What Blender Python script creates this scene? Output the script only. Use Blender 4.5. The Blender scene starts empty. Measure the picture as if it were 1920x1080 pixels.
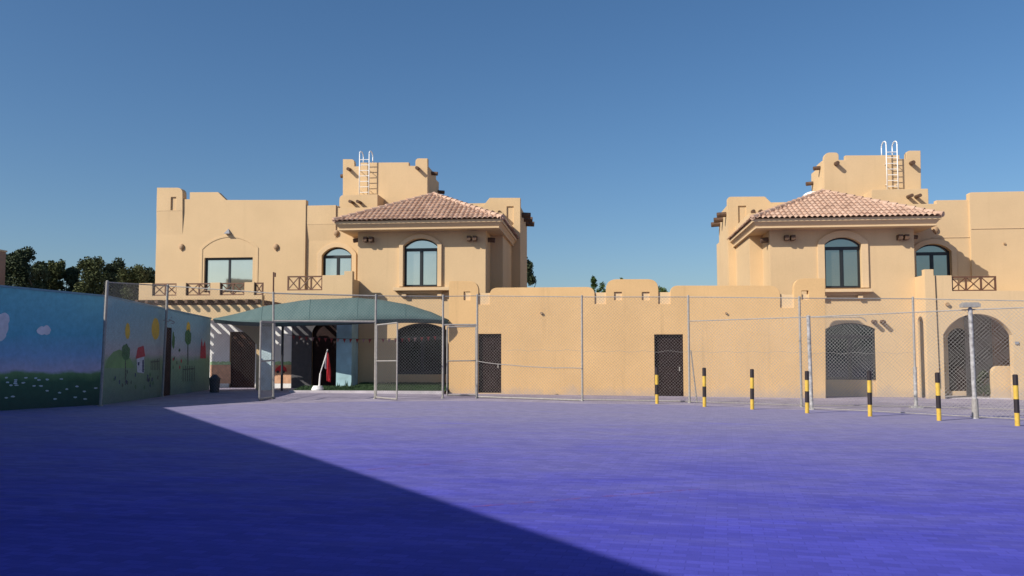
import bpy, bmesh, math, random
from mathutils import Vector, Matrix
from mathutils.geometry import tessellate_polygon
random.seed(7)
R = math.radians
sc = bpy.context.scene
COL = sc.collection

# ------------------------------------------------------------------ camera model
FPX, TH, VPD, HOR, CH = 1600.0, R(6.0), 100.0, 667.0, 1.5
TILT = math.atan(VPD / FPX); SH = (HOR - 540) - VPD
CF = Vector((-math.sin(TH)*math.cos(TILT), math.cos(TH)*math.cos(TILT), math.sin(TILT)))
CR = Vector((math.cos(TH), math.sin(TH), 0)); CU = CR.cross(CF)
CAM = Vector((0, 0, CH))
SLOPE = -0.008                                    # the yard falls gently to the right
def gz(x, y=0): return SLOPE * x
def ray(px, py): return CF*FPX + CR*(px-960) + CU*(540+SH-py)
def P(px, py, V):                                 # point of the vertical plane y = V -> (x, z)
    d = ray(px, py); k = V/d.y; q = CAM + d*k; return (q.x, q.z)
def X(px, V, py=560): return P(px, py, V)[0]
def Z(px, py, V): return P(px, py, V)[1]
def G(px, py):                                    # point of the ground
    d = ray(px, py); k = -CH/(d.z - SLOPE*d.x); q = CAM + d*k; return Vector((q.x, q.y, gz(q.x)))
def up_z(g, px, py):                              # height seen at py straight above ground point g
    d = ray(px, py); k = math.hypot(g.x, g.y)/math.hypot(d.x, d.y); return CH + d.z*k

# ------------------------------------------------------------------ materials
def nt(name):
    m = bpy.data.materials.new(name); m.use_nodes = True
    t = m.node_tree; b = t.nodes['Principled BSDF']; return m, t, b
def N(t, typ, **kw):
    n = t.nodes.new(typ)
    for k, v in kw.items():
        if k.startswith('i_'): n.inputs[k[2:].replace('_', ' ')].default_value = v
        else: setattr(n, k, v)
    return n
def ramp(t, stops):
    n = t.nodes.new('ShaderNodeValToRGB'); e = n.color_ramp.elements
    while len(e) < len(stops): e.new(0.5)
    for el, (p, c) in zip(e, stops):
        el.position = p; el.color = (*c, 1) if len(c) == 3 else c
    return n
def mixc(t, fac, a, b, mode='MIX'):
    n = t.nodes.new('ShaderNodeMix'); n.data_type = 'RGBA'; n.blend_type = mode
    for i, v in ((0, fac), (6, a), (7, b)):
        if hasattr(v, 'links'): t.links.new(v, n.inputs[i])
        else: n.inputs[i].default_value = (*v, 1) if isinstance(v, tuple) and len(v) == 3 else v
    return n.outputs[2]
def objco(t, scale=(1, 1, 1), rot=(0, 0, 0), loc=(0, 0, 0)):
    c = t.nodes.new('ShaderNodeNewGeometry'); m = t.nodes.new('ShaderNodeMapping')
    m.inputs['Scale'].default_value = scale; m.inputs['Rotation'].default_value = rot; m.inputs['Location'].default_value = loc
    t.links.new(c.outputs['Position'], m.inputs[0]); return m.outputs[0]
def noise(t, co, scale, detail=4, rough=.55):
    n = N(t, 'ShaderNodeTexNoise', i_Scale=scale, i_Detail=detail, i_Roughness=rough); t.links.new(co, n.inputs['Vector']); return n.outputs['Fac']
def stucco(name, col, stain=.35, rough=.9, blotch=.12):
    m, t, b = nt(name)
    d = tuple(c*(1-blotch) for c in col); l = tuple(min(1, c*(1+blotch*.8)) for c in col)
    n1 = noise(t, objco(t), .55, 6); r1 = ramp(t, [(.3, d), (.7, l)]); t.links.new(n1, r1.inputs[0])
    # weathered vertical streaks and small repair patches
    n2 = noise(t, objco(t, (2.6, 2.6, .16)), 1.5, 5, .6); r2 = ramp(t, [(.56, (0, 0, 0)), (.74, (1, 1, 1))]); t.links.new(n2, r2.inputs[0])
    mul = N(t, 'ShaderNodeMath', operation='MULTIPLY'); t.links.new(r2.outputs[0], mul.inputs[0]); mul.inputs[1].default_value = stain
    c1 = mixc(t, mul.outputs[0], r1.outputs[0], tuple(c*.72 for c in col))
    g = t.nodes.new('ShaderNodeNewGeometry'); sx = N(t, 'ShaderNodeSeparateXYZ'); t.links.new(g.outputs['Position'], sx.inputs[0])
    zr_ = N(t, 'ShaderNodeMapRange'); zr_.inputs['From Min'].default_value = .75; zr_.inputs['From Max'].default_value = -.1; zr_.inputs['To Min'].default_value = -.5; zr_.inputs['To Max'].default_value = .35; t.links.new(sx.outputs[2], zr_.inputs[0])
    za_ = N(t, 'ShaderNodeMath', operation='ADD'); t.links.new(zr_.outputs[0], za_.inputs[0]); t.links.new(noise(t, objco(t, (1, 1, .6)), 2.4, 7, .68), za_.inputs[1])
    rz_ = ramp(t, [(.42, (0, 0, 0)), (.75, (.55, .55, .55))]); t.links.new(za_.outputs[0], rz_.inputs[0]); c1 = mixc(t, rz_.outputs[0], c1, (.40, .34, .30))
    n3 = noise(t, objco(t), 38, 3, .7); r3 = ramp(t, [(.25, (.9, .9, .9)), (.75, (1.05, 1.05, 1.05))]); t.links.new(n3, r3.inputs[0])
    c2 = mixc(t, 1.0, c1, r3.outputs[0], 'MULTIPLY')
    t.links.new(c2, b.inputs['Base Color']); b.inputs['Roughness'].default_value = rough
    b.inputs['Specular IOR Level'].default_value = .25
    bev = N(t, 'ShaderNodeBevel', samples=4); bev.inputs['Radius'].default_value = .025
    bp = N(t, 'ShaderNodeBump', i_Strength=.25, i_Distance=.01); t.links.new(noise(t, objco(t), 60, 3, .6), bp.inputs['Height'])
    t.links.new(bev.outputs[0], bp.inputs['Normal']); t.links.new(bp.outputs[0], b.inputs['Normal'])
    return m
def plain(name, col, rough=.6, metal=0., var=.12, nscale=6., spec=.5, bump=0.):
    m, t, b = nt(name)
    r = ramp(t, [(.3, tuple(c*(1-var) for c in col)), (.7, tuple(min(1, c*(1+var)) for c in col))])
    t.links.new(noise(t, objco(t), nscale, 4), r.inputs[0]); t.links.new(r.outputs[0], b.inputs['Base Color'])
    b.inputs['Roughness'].default_value = rough; b.inputs['Metallic'].default_value = metal
    b.inputs['Specular IOR Level'].default_value = spec
    if bump:
        bp = N(t, 'ShaderNodeBump', i_Strength=bump, i_Distance=.02); t.links.new(noise(t, objco(t), nscale*5, 3), bp.inputs['Height']); t.links.new(bp.outputs[0], b.inputs['Normal'])
    return m
M = {}
M['villa'] = stucco('cream_stucco', (.63, .455, .262), .18, blotch=.06)
M['villa_trim'] = stucco('cream_trim', (.66, .48, .285), .15, blotch=.06)
M['wall'] = stucco('ochre_stucco', (.68, .445, .215), .5, blotch=.08)
M['wall_pale'] = stucco('pale_stucco', (.72, .52, .30), .3, blotch=.06)
M['white_wall'] = stucco('white_stucco', (.74, .76, .76), .2)
M['sliver'] = stucco('brown_stucco', (.36, .22, .15), .3)
M['column'] = plain('painted_column', (.50, .66, .72), .7, var=.22, nscale=3)
M['teal'] = plain('teal_paint', (.36, .56, .62), .75, var=.18, nscale=2)
M['wood'] = plain('dark_timber', (.10, .055, .032), .75, var=.35, nscale=9)
M['rail'] = plain('brown_rail', (.13, .06, .032), .55, var=.2)
M['door'] = plain('brown_door', (.022, .013, .013), .8, var=.25, nscale=4, spec=.15)
M['doorw'] = plain('timber_door', (.05, .024, .016), .8, var=.3, nscale=3, spec=.15)
M['frame'] = plain('dark_frame', (.018, .022, .024), .4, var=.1)
M['white'] = plain('white_paint', (.8, .8, .78), .45, var=.06)
M['galv'] = plain('galvanised_steel', (.30, .285, .265), .6, .0, var=.18, nscale=14)
M['galv_white'] = plain('white_painted_steel', (.34, .335, .33), .65, var=.45, nscale=11)
M['wire'] = plain('chain_link_wire', (.27, .26, .25), .6, .0, var=.1)
M['black'] = plain('black_paint', (.022, .016, .018), .5, var=.25)
M['yellow'] = plain('yellow_paint', (.62, .41, .06), .5, var=.14, nscale=12)
M['lamp'] = plain('terracotta_lamp', (.36, .235, .13), .7)
M['greymetal'] = plain('grey_lamp', (.24, .25, .28), .5)
M['red'] = plain('red_cloth', (.55, .025, .035), .7)
M['pennant'] = plain('faded_red', (.34, .06, .06), .8)
M['pennant_pale'] = plain('faded_pink', (.45, .25, .24), .8)
M['whitecloth'] = plain('white_cloth', (.75, .72, .72), .8)
M['bin'] = plain('dark_plastic', (.03, .032, .04), .5)
M['bark'] = plain('bark', (.10, .075, .05), .9, var=.3)
M['concrete'] = plain('pale_concrete', (.46, .43, .46), .9, var=.15, nscale=3)
def glass_mat(name, col, rough=.04):
    m, t, b = nt(name)
    r = ramp(t, [(.3, tuple(c*.93 for c in col)), (.7, col)]); t.links.new(noise(t, objco(t), .8, 2), r.inputs[0])
    t.links.new(r.outputs[0], b.inputs['Base Color']); b.inputs['Metallic'].default_value = .9; b.inputs['Roughness'].default_value = rough
    bp = N(t, 'ShaderNodeBump', i_Strength=.03, i_Distance=.05); t.links.new(noise(t, objco(t), .9, 2), bp.inputs['Height']); t.links.new(bp.outputs[0], b.inputs['Normal'])
    return m
M['glass'] = glass_mat('reflective_glass', (.66, .66, .57))
M['glass_dim'] = glass_mat('tinted_glass', (.42, .42, .36))
M['glass_dark'] = glass_mat('dark_glass', (.07, .085, .09), .12)
def leafmat(name, a, b_):
    m, t, b = nt(name)
    r = ramp(t, [(.3, a), (.7, b_)]); t.links.new(noise(t, objco(t), 1.6, 5, .7), r.inputs[0])
    t.links.new(r.outputs[0], b.inputs['Base Color']); b.inputs['Roughness'].default_value = .7; b.inputs['Specular IOR Level'].default_value = .2
    return m
M['leaf'] = leafmat('dark_foliage', (.024, .036, .02), (.07, .09, .04))
M['leaf2'] = leafmat('olive_foliage', (.038, .052, .018), (.095, .105, .04))
M['leaf3'] = leafmat('bright_foliage', (.05, .09, .025), (.11, .17, .05))
# roof tiles
def tile_mat():
    m, t, b = nt('clay_tile')
    n = noise(t, objco(t), 2.2, 5, .7); r = ramp(t, [(.3, (.42, .27, .20)), (.5, (.50, .345, .26)), (.72, (.58, .42, .33))]); t.links.new(n, r.inputs[0])
    n2 = noise(t, objco(t), 9, 4, .7); r2 = ramp(t, [(.3, (.84, .83, .82)), (.7, (1.1, 1.1, 1.1))]); t.links.new(n2, r2.inputs[0])
    vo = N(t, 'ShaderNodeTexVoronoi', i_Scale=3.6); t.links.new(objco(t), vo.inputs['Vector']); sp = N(t, 'ShaderNodeSeparateColor'); t.links.new(vo.outputs['Color'], sp.inputs[0])
    r3 = ramp(t, [(.0, (.88, .87, .86)), (1., (1.1, 1.1, 1.1))]); t.links.new(sp.outputs[0], r3.inputs[0])
    t.links.new(mixc(t, 1., mixc(t, 1., r.outputs[0], r2.outputs[0], 'MULTIPLY'), r3.outputs[0], 'MULTIPLY'), b.inputs['Base Color']); b.inputs['Roughness'].default_value = .85; b.inputs['Specular IOR Level'].default_value = .2
    return m
M['tile'] = tile_mat()
def canopy_mat():
    m, t, b = nt('green_shade_cloth')
    r = ramp(t, [(.3, (.092, .165, .165)), (.7, (.128, .208, .205))]); t.links.new(noise(t, objco(t, (3, .5, 1)), 1.2, 4), r.inputs[0])
    t.links.new(r.outputs[0], b.inputs['Base Color']); b.inputs['Roughness'].default_value = .8
    tr = N(t, 'ShaderNodeBsdfTranslucent'); tr.inputs[0].default_value = (.06, .13, .11, 1)
    mx = N(t, 'ShaderNodeMixShader'); mx.inputs[0].default_value = .25
    out = t.nodes['Material Output']; t.links.new(b.outputs[0], mx.inputs[1]); t.links.new(tr.outputs[0], mx.inputs[2]); t.links.new(mx.outputs[0], out.inputs[0])
    return m
M['canopy'] = canopy_mat(); M['seam'] = plain('seam_tape', (.075, .15, .15), .8)
# paving
def paving(name, lo, hi, joint, bw=.22, bh=.11, rot=0., bump=.35, far_tint=None):
    m, t, b = nt(name)
    co = objco(t, rot=(0, 0, rot))
    br = N(t, 'ShaderNodeTexBrick'); br.inputs['Scale'].default_value = 1
    br.inputs['Brick Width'].default_value = bw; br.inputs['Row Height'].default_value = bh; br.inputs['Mortar Size'].default_value = .006
    br.inputs['Mortar Smooth'].default_value = .3; br.inputs['Bias'].default_value = 0
    br.inputs['Color1'].default_value = (.86, .86, .87, 1); br.inputs['Color2'].default_value = (1.1, 1.1, 1.1, 1); br.inputs['Mortar'].default_value = (*joint, 1)
    t.links.new(co, br.inputs['Vector'])
    r = ramp(t, [(.28, lo), (.72, hi)]); t.links.new(noise(t, objco(t, (.35, 1.1, 1)), .9, 8, .62), r.inputs[0])
    c = r.outputs[0]
    if far_tint:                                   # blue overlay gradient put into the paving colour, fading patchily towards the fence
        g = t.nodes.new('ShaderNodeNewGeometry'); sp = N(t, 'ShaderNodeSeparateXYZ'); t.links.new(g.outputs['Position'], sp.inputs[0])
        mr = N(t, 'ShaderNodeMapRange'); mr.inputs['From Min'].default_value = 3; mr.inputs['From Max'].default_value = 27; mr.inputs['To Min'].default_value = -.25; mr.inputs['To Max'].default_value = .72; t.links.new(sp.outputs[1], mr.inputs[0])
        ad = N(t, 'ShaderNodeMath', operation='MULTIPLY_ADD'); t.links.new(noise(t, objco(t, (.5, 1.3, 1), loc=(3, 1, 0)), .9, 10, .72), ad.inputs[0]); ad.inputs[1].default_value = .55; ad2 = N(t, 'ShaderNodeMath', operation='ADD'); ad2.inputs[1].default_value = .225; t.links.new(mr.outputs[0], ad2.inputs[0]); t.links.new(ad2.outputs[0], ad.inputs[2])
        rw = ramp(t, [(.42, (0, 0, 0)), (1., (1, 1, 1))]); t.links.new(ad.outputs[0], rw.inputs[0]); c = mixc(t, rw.outputs[0], c, far_tint)
    c = mixc(t, 1., c, br.outputs['Color'], 'MULTIPLY')
    # oily stains and drifted dust, each with a shape of its own
    rs = ramp(t, [(.66, (0, 0, 0)), (.76, (.55, .55, .55))]); t.links.new(noise(t, objco(t, (.7, 1.6, 1), loc=(4, 2, 0)), .55, 7, .6), rs.inputs[0])
    c = mixc(t, rs.outputs[0], c, tuple(v*.6 for v in lo))
    rd = ramp(t, [(.58, (0, 0, 0)), (.72, (.45, .45, .45))]); t.links.new(noise(t, objco(t, (.25, 1.5, 1), loc=(9, 5, 0)), .8, 8, .65), rd.inputs[0])
    c = mixc(t, rd.outputs[0], c, tuple(min(1, v*1.25) for v in hi))
    t.links.new(c, b.inputs['Base Color']); b.inputs['Roughness'].default_value = .92; b.inputs['Specular IOR Level'].default_value = .2
    bp = N(t, 'ShaderNodeBump', i_Strength=bump, i_Distance=.012); t.links.new(br.outputs['Fac'], bp.inputs['Height']); bp.invert = True
    bp2 = N(t, 'ShaderNodeBump', i_Strength=.3, i_Distance=.02); t.links.new(noise(t, objco(t), 14, 5, .7), bp2.inputs['Height']); t.links.new(bp.outputs[0], bp2.inputs['Normal'])
    t.links.new(bp2.outputs[0], b.inputs['Normal'])
    return m
M['ground'] = paving('pale_pavers', (.26, .235, .31), (.36, .325, .41), (.7, .7, .72), .3, .3)
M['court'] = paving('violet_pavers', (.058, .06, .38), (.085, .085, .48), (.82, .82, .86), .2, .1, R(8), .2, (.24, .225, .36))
M['turf'] = leafmat('turf_green', (.03, .06, .028), (.055, .10, .045))
# mural skies: paint laid in bands by height on the wall
def mural_mat(name, stops, z0, z1, wob=.12):
    m, t, b = nt(name)
    g = t.nodes.new('ShaderNodeNewGeometry'); s = N(t, 'ShaderNodeSeparateXYZ'); t.links.new(g.outputs['Position'], s.inputs[0])
    mr = N(t, 'ShaderNodeMapRange'); mr.inputs['From Min'].default_value = z0; mr.inputs['From Max'].default_value = z1
    t.links.new(s.outputs[2], mr.inputs[0])
    n = noise(t, objco(t, (1, 1, 1.6)), 1.1, 5, .6)
    ma = N(t, 'ShaderNodeMath', operation='MULTIPLY_ADD'); t.links.new(n, ma.inputs[0]); ma.inputs[1].default_value = wob*2; ma.inputs[2].default_value = -wob
    ad = N(t, 'ShaderNodeMath', operation='ADD'); t.links.new(ma.outputs[0], ad.inputs[0]); t.links.new(mr.outputs[0], ad.inputs[1])
    r = ramp(t, stops); t.links.new(ad.outputs[0], r.inputs[0])
    n2 = noise(t, objco(t), 7, 5, .7); r2 = ramp(t, [(.3, (.85, .85, .85)), (.7, (1.1, 1.1, 1.1))]); t.links.new(n2, r2.inputs[0])
    t.links.new(mixc(t, 1., r.outputs[0], r2.outputs[0], 'MULTIPLY'), b.inputs['Base Color']); b.inputs['Roughness'].default_value = .75; b.inputs['Specular IOR Level'].default_value = .3
    return m

# ------------------------------------------------------------------ mesh helpers
WP = {}                                            # world position of every object that can be a parent
def obj(name, bm, mat, parent=None, smooth=False, fixn=True):
    if fixn: bmesh.ops.recalc_face_normals(bm, faces=bm.faces)
    xs = [v.co for v in bm.verts]
    c = Vector(((min(v.x for v in xs)+max(v.x for v in xs))/2, (min(v.y for v in xs)+max(v.y for v in xs))/2, min(v.z for v in xs)))
    bmesh.ops.translate(bm, verts=bm.verts, vec=-c)
    me = bpy.data.meshes.new(name); bm.to_mesh(me); bm.free()
    if smooth:
        for p in me.polygons: p.use_smooth = True
    for mm in (mat if isinstance(mat, (list, tuple)) else [mat]): me.materials.append(mm)
    o = bpy.data.objects.new(name, me); COL.objects.link(o)
    o.location = c - (WP[parent.name] if parent else Vector())
    if parent: o.parent = parent
    WP[o.name] = c
    return o
def tag(o, label, cat, group=None, kind=None):
    o['label'] = label; o['category'] = cat
    if group: o['group'] = group
    if kind: o['kind'] = kind
    return o
def thing(name, loc, label, cat, group=None):
    o = bpy.data.objects.new(name, None); COL.objects.link(o); o.location = loc; o.empty_display_size = .3
    WP[o.name] = Vector(loc); return tag(o, label, cat, group)
def struct(name, bm, mat):
    o = obj(name, bm, mat); o['kind'] = 'structure'; return o
def B(): return bmesh.new()
def box(bm, x0, x1, y0, y1, z0, z1, tx=0, ty=0, mi=0):   # tx, ty taper the bottom inwards
    c = [(x0+tx, y0+ty, z0), (x1-tx, y0+ty, z0), (x1-tx, y1-ty, z0), (x0+tx, y1-ty, z0), (x0, y0, z1), (x1, y0, z1), (x1, y1, z1), (x0, y1, z1)]
    v = [bm.verts.new(p) for p in c]
    for f in ((3, 2, 1, 0), (4, 5, 6, 7), (0, 1, 5, 4), (1, 2, 6, 5), (2, 3, 7, 6), (3, 0, 4, 7)):
        bm.faces.new([v[i] for i in f]).material_index = mi
def tube(bm, p, q, r, n=8, r2=None, caps=True, mi=0):
    p, q = Vector(p), Vector(q); d = (q-p).normalized()
    a = d.orthogonal().normalized(); b = d.cross(a); r2 = r if r2 is None else r2
    A = [bm.verts.new(p+(a*math.cos(2*math.pi*i/n)+b*math.sin(2*math.pi*i/n))*r) for i in range(n)]
    C = [bm.verts.new(q+(a*math.cos(2*math.pi*i/n)+b*math.sin(2*math.pi*i/n))*r2) for i in range(n)]
    for i in range(n): bm.faces.new((A[i], A[(i+1) % n], C[(i+1) % n], C[i])).material_index = mi
    if caps:
        bm.faces.new(A[::-1]).material_index = mi; bm.faces.new(C).material_index = mi
def path(bm, pts, r, n=8):
    for a, b in zip(pts, pts[1:]): tube(bm, a, b, r, n)
def slab(bm, outline, y0, y1, holes=(), xf=None):
    f = xf or (lambda x, y, z: (x, y, z))
    loops = [list(outline)]+[list(h) for h in holes]
    flat = [p for l in loops for p in l]
    tris = tessellate_polygon([[Vector((x, z, 0)) for x, z in l] for l in loops])
    F = [bm.verts.new(f(x, y0, z)) for x, z in flat]; K = [bm.verts.new(f(x, y1, z)) for x, z in flat]
    for a, b, c in tris:
        try: bm.faces.new((F[a], F[b], F[c])); bm.faces.new((K[c], K[b], K[a]))
        except ValueError: pass
    o = 0
    for l in loops:
        n = len(l)
        for i in range(n):
            j = (i+1) % n
            try: bm.faces.new((F[o+i], F[o+j], K[o+j], K[o+i]))
            except ValueError: pass
        o += n
def rect(x0, x1, z0, z1): return [(x0, z0), (x1, z0), (x1, z1), (x0, z1)]
def arch(x0, x1, zb, zs, za, n=14):
    w = (x1-x0)/2; h = max(.01, za-zs); r = (w*w+h*h)/(2*h); cx = (x0+x1)/2; cz = za-r
    a0 = math.asin(min(1, w/r))
    if h > w: a0 = math.pi-a0
    top = [(cx+r*math.sin(a0-2*a0*i/n), cz+r*math.cos(a0-2*a0*i/n)) for i in range(n+1)]
    return [(x0, zb), (x1, zb)]+top
def rounded(pts, radii, n=6):                       # round the corners of a polygon whose radius is > 0
    out = []; m = len(pts)
    for i, (p, r) in enumerate(zip(pts, radii)):
        if not r: out.append(p); continue
        a, b, c = Vector(pts[i-1]), Vector(p), Vector(pts[(i+1) % m])
        u = (a-b).normalized(); w = (c-b).normalized(); rr = min(r, (a-b).length*.49, (c-b).length*.49)
        s, e = b+u*rr, b+w*rr
        for k in range(n+1):
            t = k/n; q = s*(1-t)**2+b*2*t*(1-t)+e*t*t; out.append((q.x, q.y))
    return out
def PP(pts, V): return [P(a, b, V) for a, b in pts]

# ------------------------------------------------------------------ depths of the planes (m from the camera)
V0, Vp, Vb, Vl, Vr, Vs, Vt, Vw = 32.7, 33.4, 34.4, 35.55, 35.65, 36.3, 37.4, 39.6
FL = .0                                             # height of porch floors above the yard

# ------------------------------------------------------------------ house parts
def make_window(parent, x0, x1, zb, zs, za, y, glass, mull=True, curtain=False, nm='window', tdrop=.0):
    fb = B(); t = .055
    out = arch(x0, x1, zb, zs, za); inn = arch(x0+t, x1-t, zb+t, zs-.01, za-t)
    slab(fb, out, y, y+.08, [inn])
    if mull:
        box(fb, (x0+x1)/2-.035, (x0+x1)/2+.035, y+.008, y+.07, zb+t-.004, zs-tdrop-.04)
        box(fb, x0+t-.004, x1-t+.004, y+.012, y+.074, zs-tdrop-.045, zs-tdrop+.045)
        # opening sash rails
        for a, b in ((x0+t, (x0+x1)/2-.035), ((x0+x1)/2+.035, x1-t)):
            slab(fb, rect(a-.003, b+.003, zb+t-.003, zs-tdrop-.042), y+.02, y+.06, [rect(a+.035, b-.035, zb+t+.04, zs-tdrop-.085)])
    w = obj(nm, fb, M['frame'], parent)
    gb = B(); slab(gb, arch(x0+.02, x1-.02, zb+.02, zs, za-.02), y+.045, y+.052); obj('glass', gb, glass, w)
    if curtain: pass
    return w
def surround(parent, x0, x1, zb, zs, za, V, ins, prot):
    b = B(); slab(b, arch(x0-ins, x1+ins, zb, zs+ins*.35, za+ins), V-prot, V+.01, [arch(x0, x1, zb+.001, zs, za)])
    return obj('window_surround', b, M['villa_trim'], parent)
def spout(parent, x, z, V, ln=.34, w=.13, side=0, h=.15):
    b = B()
    if side == 0: 
        tube(b, (x, V+.05, z), (x, V-ln, z-.03), w/2, 8)
    else: tube(b, (x-side*.05, V, z), (x+side*ln, V, z-.03), w/2, 8)
    return obj('rain_spout', b, M['wood'], parent)
def sconce(parent, px, py, V):
    x, z = P(px, py, V); b = B()
    bmesh.ops.create_uvsphere(b, u_segments=12, v_segments=8, radius=.12, matrix=Matrix.Translation((x, V-.02, z)) @ Matrix.Diagonal((1, .75, 1.15, 1)))
    tube(b, (x, V-.03, z-.1), (x, V-.03, z-.17), .045, 8, .02)
    return obj('wall_lamp', b, M['lamp'], parent, smooth=True)
def corbel_pair(parent, px, py, V):
    x, z = P(px, py, V)
    for dx in (-.12, .12):
        b = B(); box(b, x+dx-.075, x+dx+.075, V-.30, V+.05, z-.10, z+.10); tube(b, (x+dx, V-.31, z-.02), (x+dx, V-.2, z-.02), .085, 8)
        obj('corbel', b, M['wood'], parent)
def tile_slope(bm, A, Bq, T0, T1, per=.205, row=.37, amp=.085):
    A, Bq, T0, T1 = map(Vector, (A, Bq, T0, T1))
    U = (Bq-A).normalized(); L = (Bq-A).length
    u0 = (T0-A).dot(U); u1 = (T1-A).dot(U); W = (T0-A)-U*u0; S = W.length; W.normalize(); Nn = U.cross(W).normalized()
    if Nn.z < 0: Nn = -Nn
    nu = int(L/.026); rows = int(math.ceil(S/row)); prev = None
    rnd = random.Random(3)
    for k in range(rows):
        lift = [rnd.uniform(-.008, .008) for _ in range(int(L/per)+3)]
        for e in (0, 1):
            v = min(S, (k+e)*row); f = v/S; lo, hi = u0*f, L+(u1-L)*f
            cur = []
            for i in range(nu+1):
                u = L*i/nu; uc = min(max(u, lo), hi)
                ph = uc/per; h = amp*abs(math.sin(math.pi*ph))**.65+(.055 if e == 0 else .01)+lift[int(ph)]
                cur.append(bm.verts.new(A+U*uc+W*v+Nn*h))
            if prev:
                for i in range(nu): bm.faces.new((prev[i], prev[i+1], cur[i+1], cur[i]))
            prev = cur
def hip_caps(bm, a, b, r=.1, ln=.36):
    a, b = Vector(a), Vector(b); n = max(2, int((b-a).length/ln)); d = (b-a)/n
    for i in range(n): tube(bm, a+d*i+Vector((0, 0, .05)), a+d*(i+1.12)+Vector((0, 0, .03)), r*1.12, 10, r*.85)
def bay_roof(parent, x0, x1, py_tile, py_apex, pxc, py_lip):
    o = .78; a0, a1 = x0-o, x1+o; yf = Vb-o; yb = Vw+.0
    zt = Z(pxc, py_tile, yf)
    zl = Z(pxc, py_lip, Vb-.56)
    h = zt-zl
    b = B()
    box(b, a0+.02, a1-.02, yf+.02, yb+.3, zt-h*.34, zt)                                  # fascia
    box(b, a0+.06, a1-.06, yf+.06, yb+.296, zl+h*.20, zt-h*.34, .12, .12)               # cove
    box(b, a0+.15, a1-.15, yf+.15, yb+.292, zl, zl+h*.20)                               # lip
    obj('cornice', b, M['villa_trim'], parent)
    cx = (x0+x1)/2; half = (a1-a0)/2; ya = yf+half*.97
    za = Z(pxc, py_apex, ya)
    b = B(); e = [b.verts.new(p) for p in ((a0+.05, yf+.05, zt), (a1-.05, yf+.05, zt), (a1-.05, yb+.28, zt), (a0+.05, yb+.28, zt), (cx, ya, za-.04), (cx, yb+.28, za-.04))]
    for f in ((0, 1, 4), (1, 2, 5, 4), (3, 0, 4, 5), (2, 3, 5), (0, 3, 2, 1)): b.faces.new([e[i] for i in f])
    rd = obj('roof', b, M['villa_trim'], parent)
    b = B()
    tile_slope(b, (a0-.04, yf-.06, zt-.06), (a1+.04, yf-.06, zt-.06), (cx, ya, za), (cx, ya, za))
    tile_slope(b, (a1+.04, yf-.06, zt-.06), (a1+.04, yb+.25, zt-.06), (cx, ya, za), (cx, yb+.25, za))
    tile_slope(b, (a0-.04, yb+.25, zt-.06), (a0-.04, yf-.06, zt-.06), (cx, yb+.25, za), (cx, ya, za))
    bmesh.ops.remove_doubles(b, verts=b.verts, dist=.0005)
    obj('roof_tiles', b, M['tile'], rd, fixn=False)
    b = B(); hip_caps(b, (a0-.02, yf-.04, zt), (cx, ya, za)); hip_caps(b, (a1+.02, yf-.04, zt), (cx, ya, za)); hip_caps(b, (cx, ya, za), (cx, yb+.3, za))
    obj('ridge_tiles', b, M['tile'], rd, smooth=False)
    return zl
def ladder(parent, pxa, pxb, py_top, py_bot, py_roof, V):
    ys = V-.27; r = .024
    xa, xb = X(pxa, ys, 330), X(pxb, ys, 330); zt = Z(pxa, py_top, ys); zb = Z(pxa, py_bot, ys); zr = Z(pxa, py_roof, V+.3)
    b = B()
    for x in (xa, xb):
        pts = [(x, ys, zb), (x, ys, zt-.18)]
        for k in range(1, 8):
            a = math.pi*k/8; pts.append((x, ys+.3-.3*math.cos(a), zt-.18+.18*math.sin(a)))
        pts += [(x, ys+.6, zt-.18), (x, ys+.6, zr-.1)]
        path(b, pts, r, 7)
        for zz in (zb+.25, zb+.25+(zr-zb)*.55): tube(b, (x, ys, zz), (x, V+.02, zz), .014, 6)
    n = 7
    lad = obj('ladder', b, M['white'], parent, smooth=True)
    b = B()
    for k in range(n): z = zb+.15+(zr-zb-.15)*k/(n-1); tube(b, (xa, ys, z), (xb, ys, z), .016, 6)
    obj('rungs', b, M['white'], lad)
def x_rail(parent, x0, x1, z0, z1, y, n=2):
    b = B(); t = .03
    box(b, x0, x1, y-t, y+t, z1-.055, z1); box(b, x0, x1, y-t, y+t, z0, z0+.05)
    for k in range(n+1):
        x = x0+(x1-x0)*k/n; x = min(max(x, x0+.03), x1-.03); box(b, x-.03, x+.03, y-t*.9, y+t*.9, z0+.05, z1-.055)
    for k in range(n):
        a, c = x0+(x1-x0)*k/n+.03, x0+(x1-x0)*(k+1)/n-.03
        for s in (0, 1):
            p = (a, y-.012+s*.024, z0+.05) if s == 0 else (a, y+.012, z1-.055)
            q = (c, y-.012, z1-.055) if s == 0 else (c, y+.012, z0+.05)
            tube(b, p, q, .024, 4)
    return obj('railing', b, M['rail'], parent)
def bodybox(parent, x0, x1, y0, y1, z1, name='wall', mat='villa', z0=-.4):
    b = B(); box(b, x0, x1, y0, y1, z0, z1); return obj(name, b, M[mat], parent)
def niche_holes(lst, V):
    return [rect(*sorted((X(a, V, c), X(b, V, c))), Z(a, d, V), Z(a, c, V)) for a, b, c, d in lst]
ZB = -.4

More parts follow.
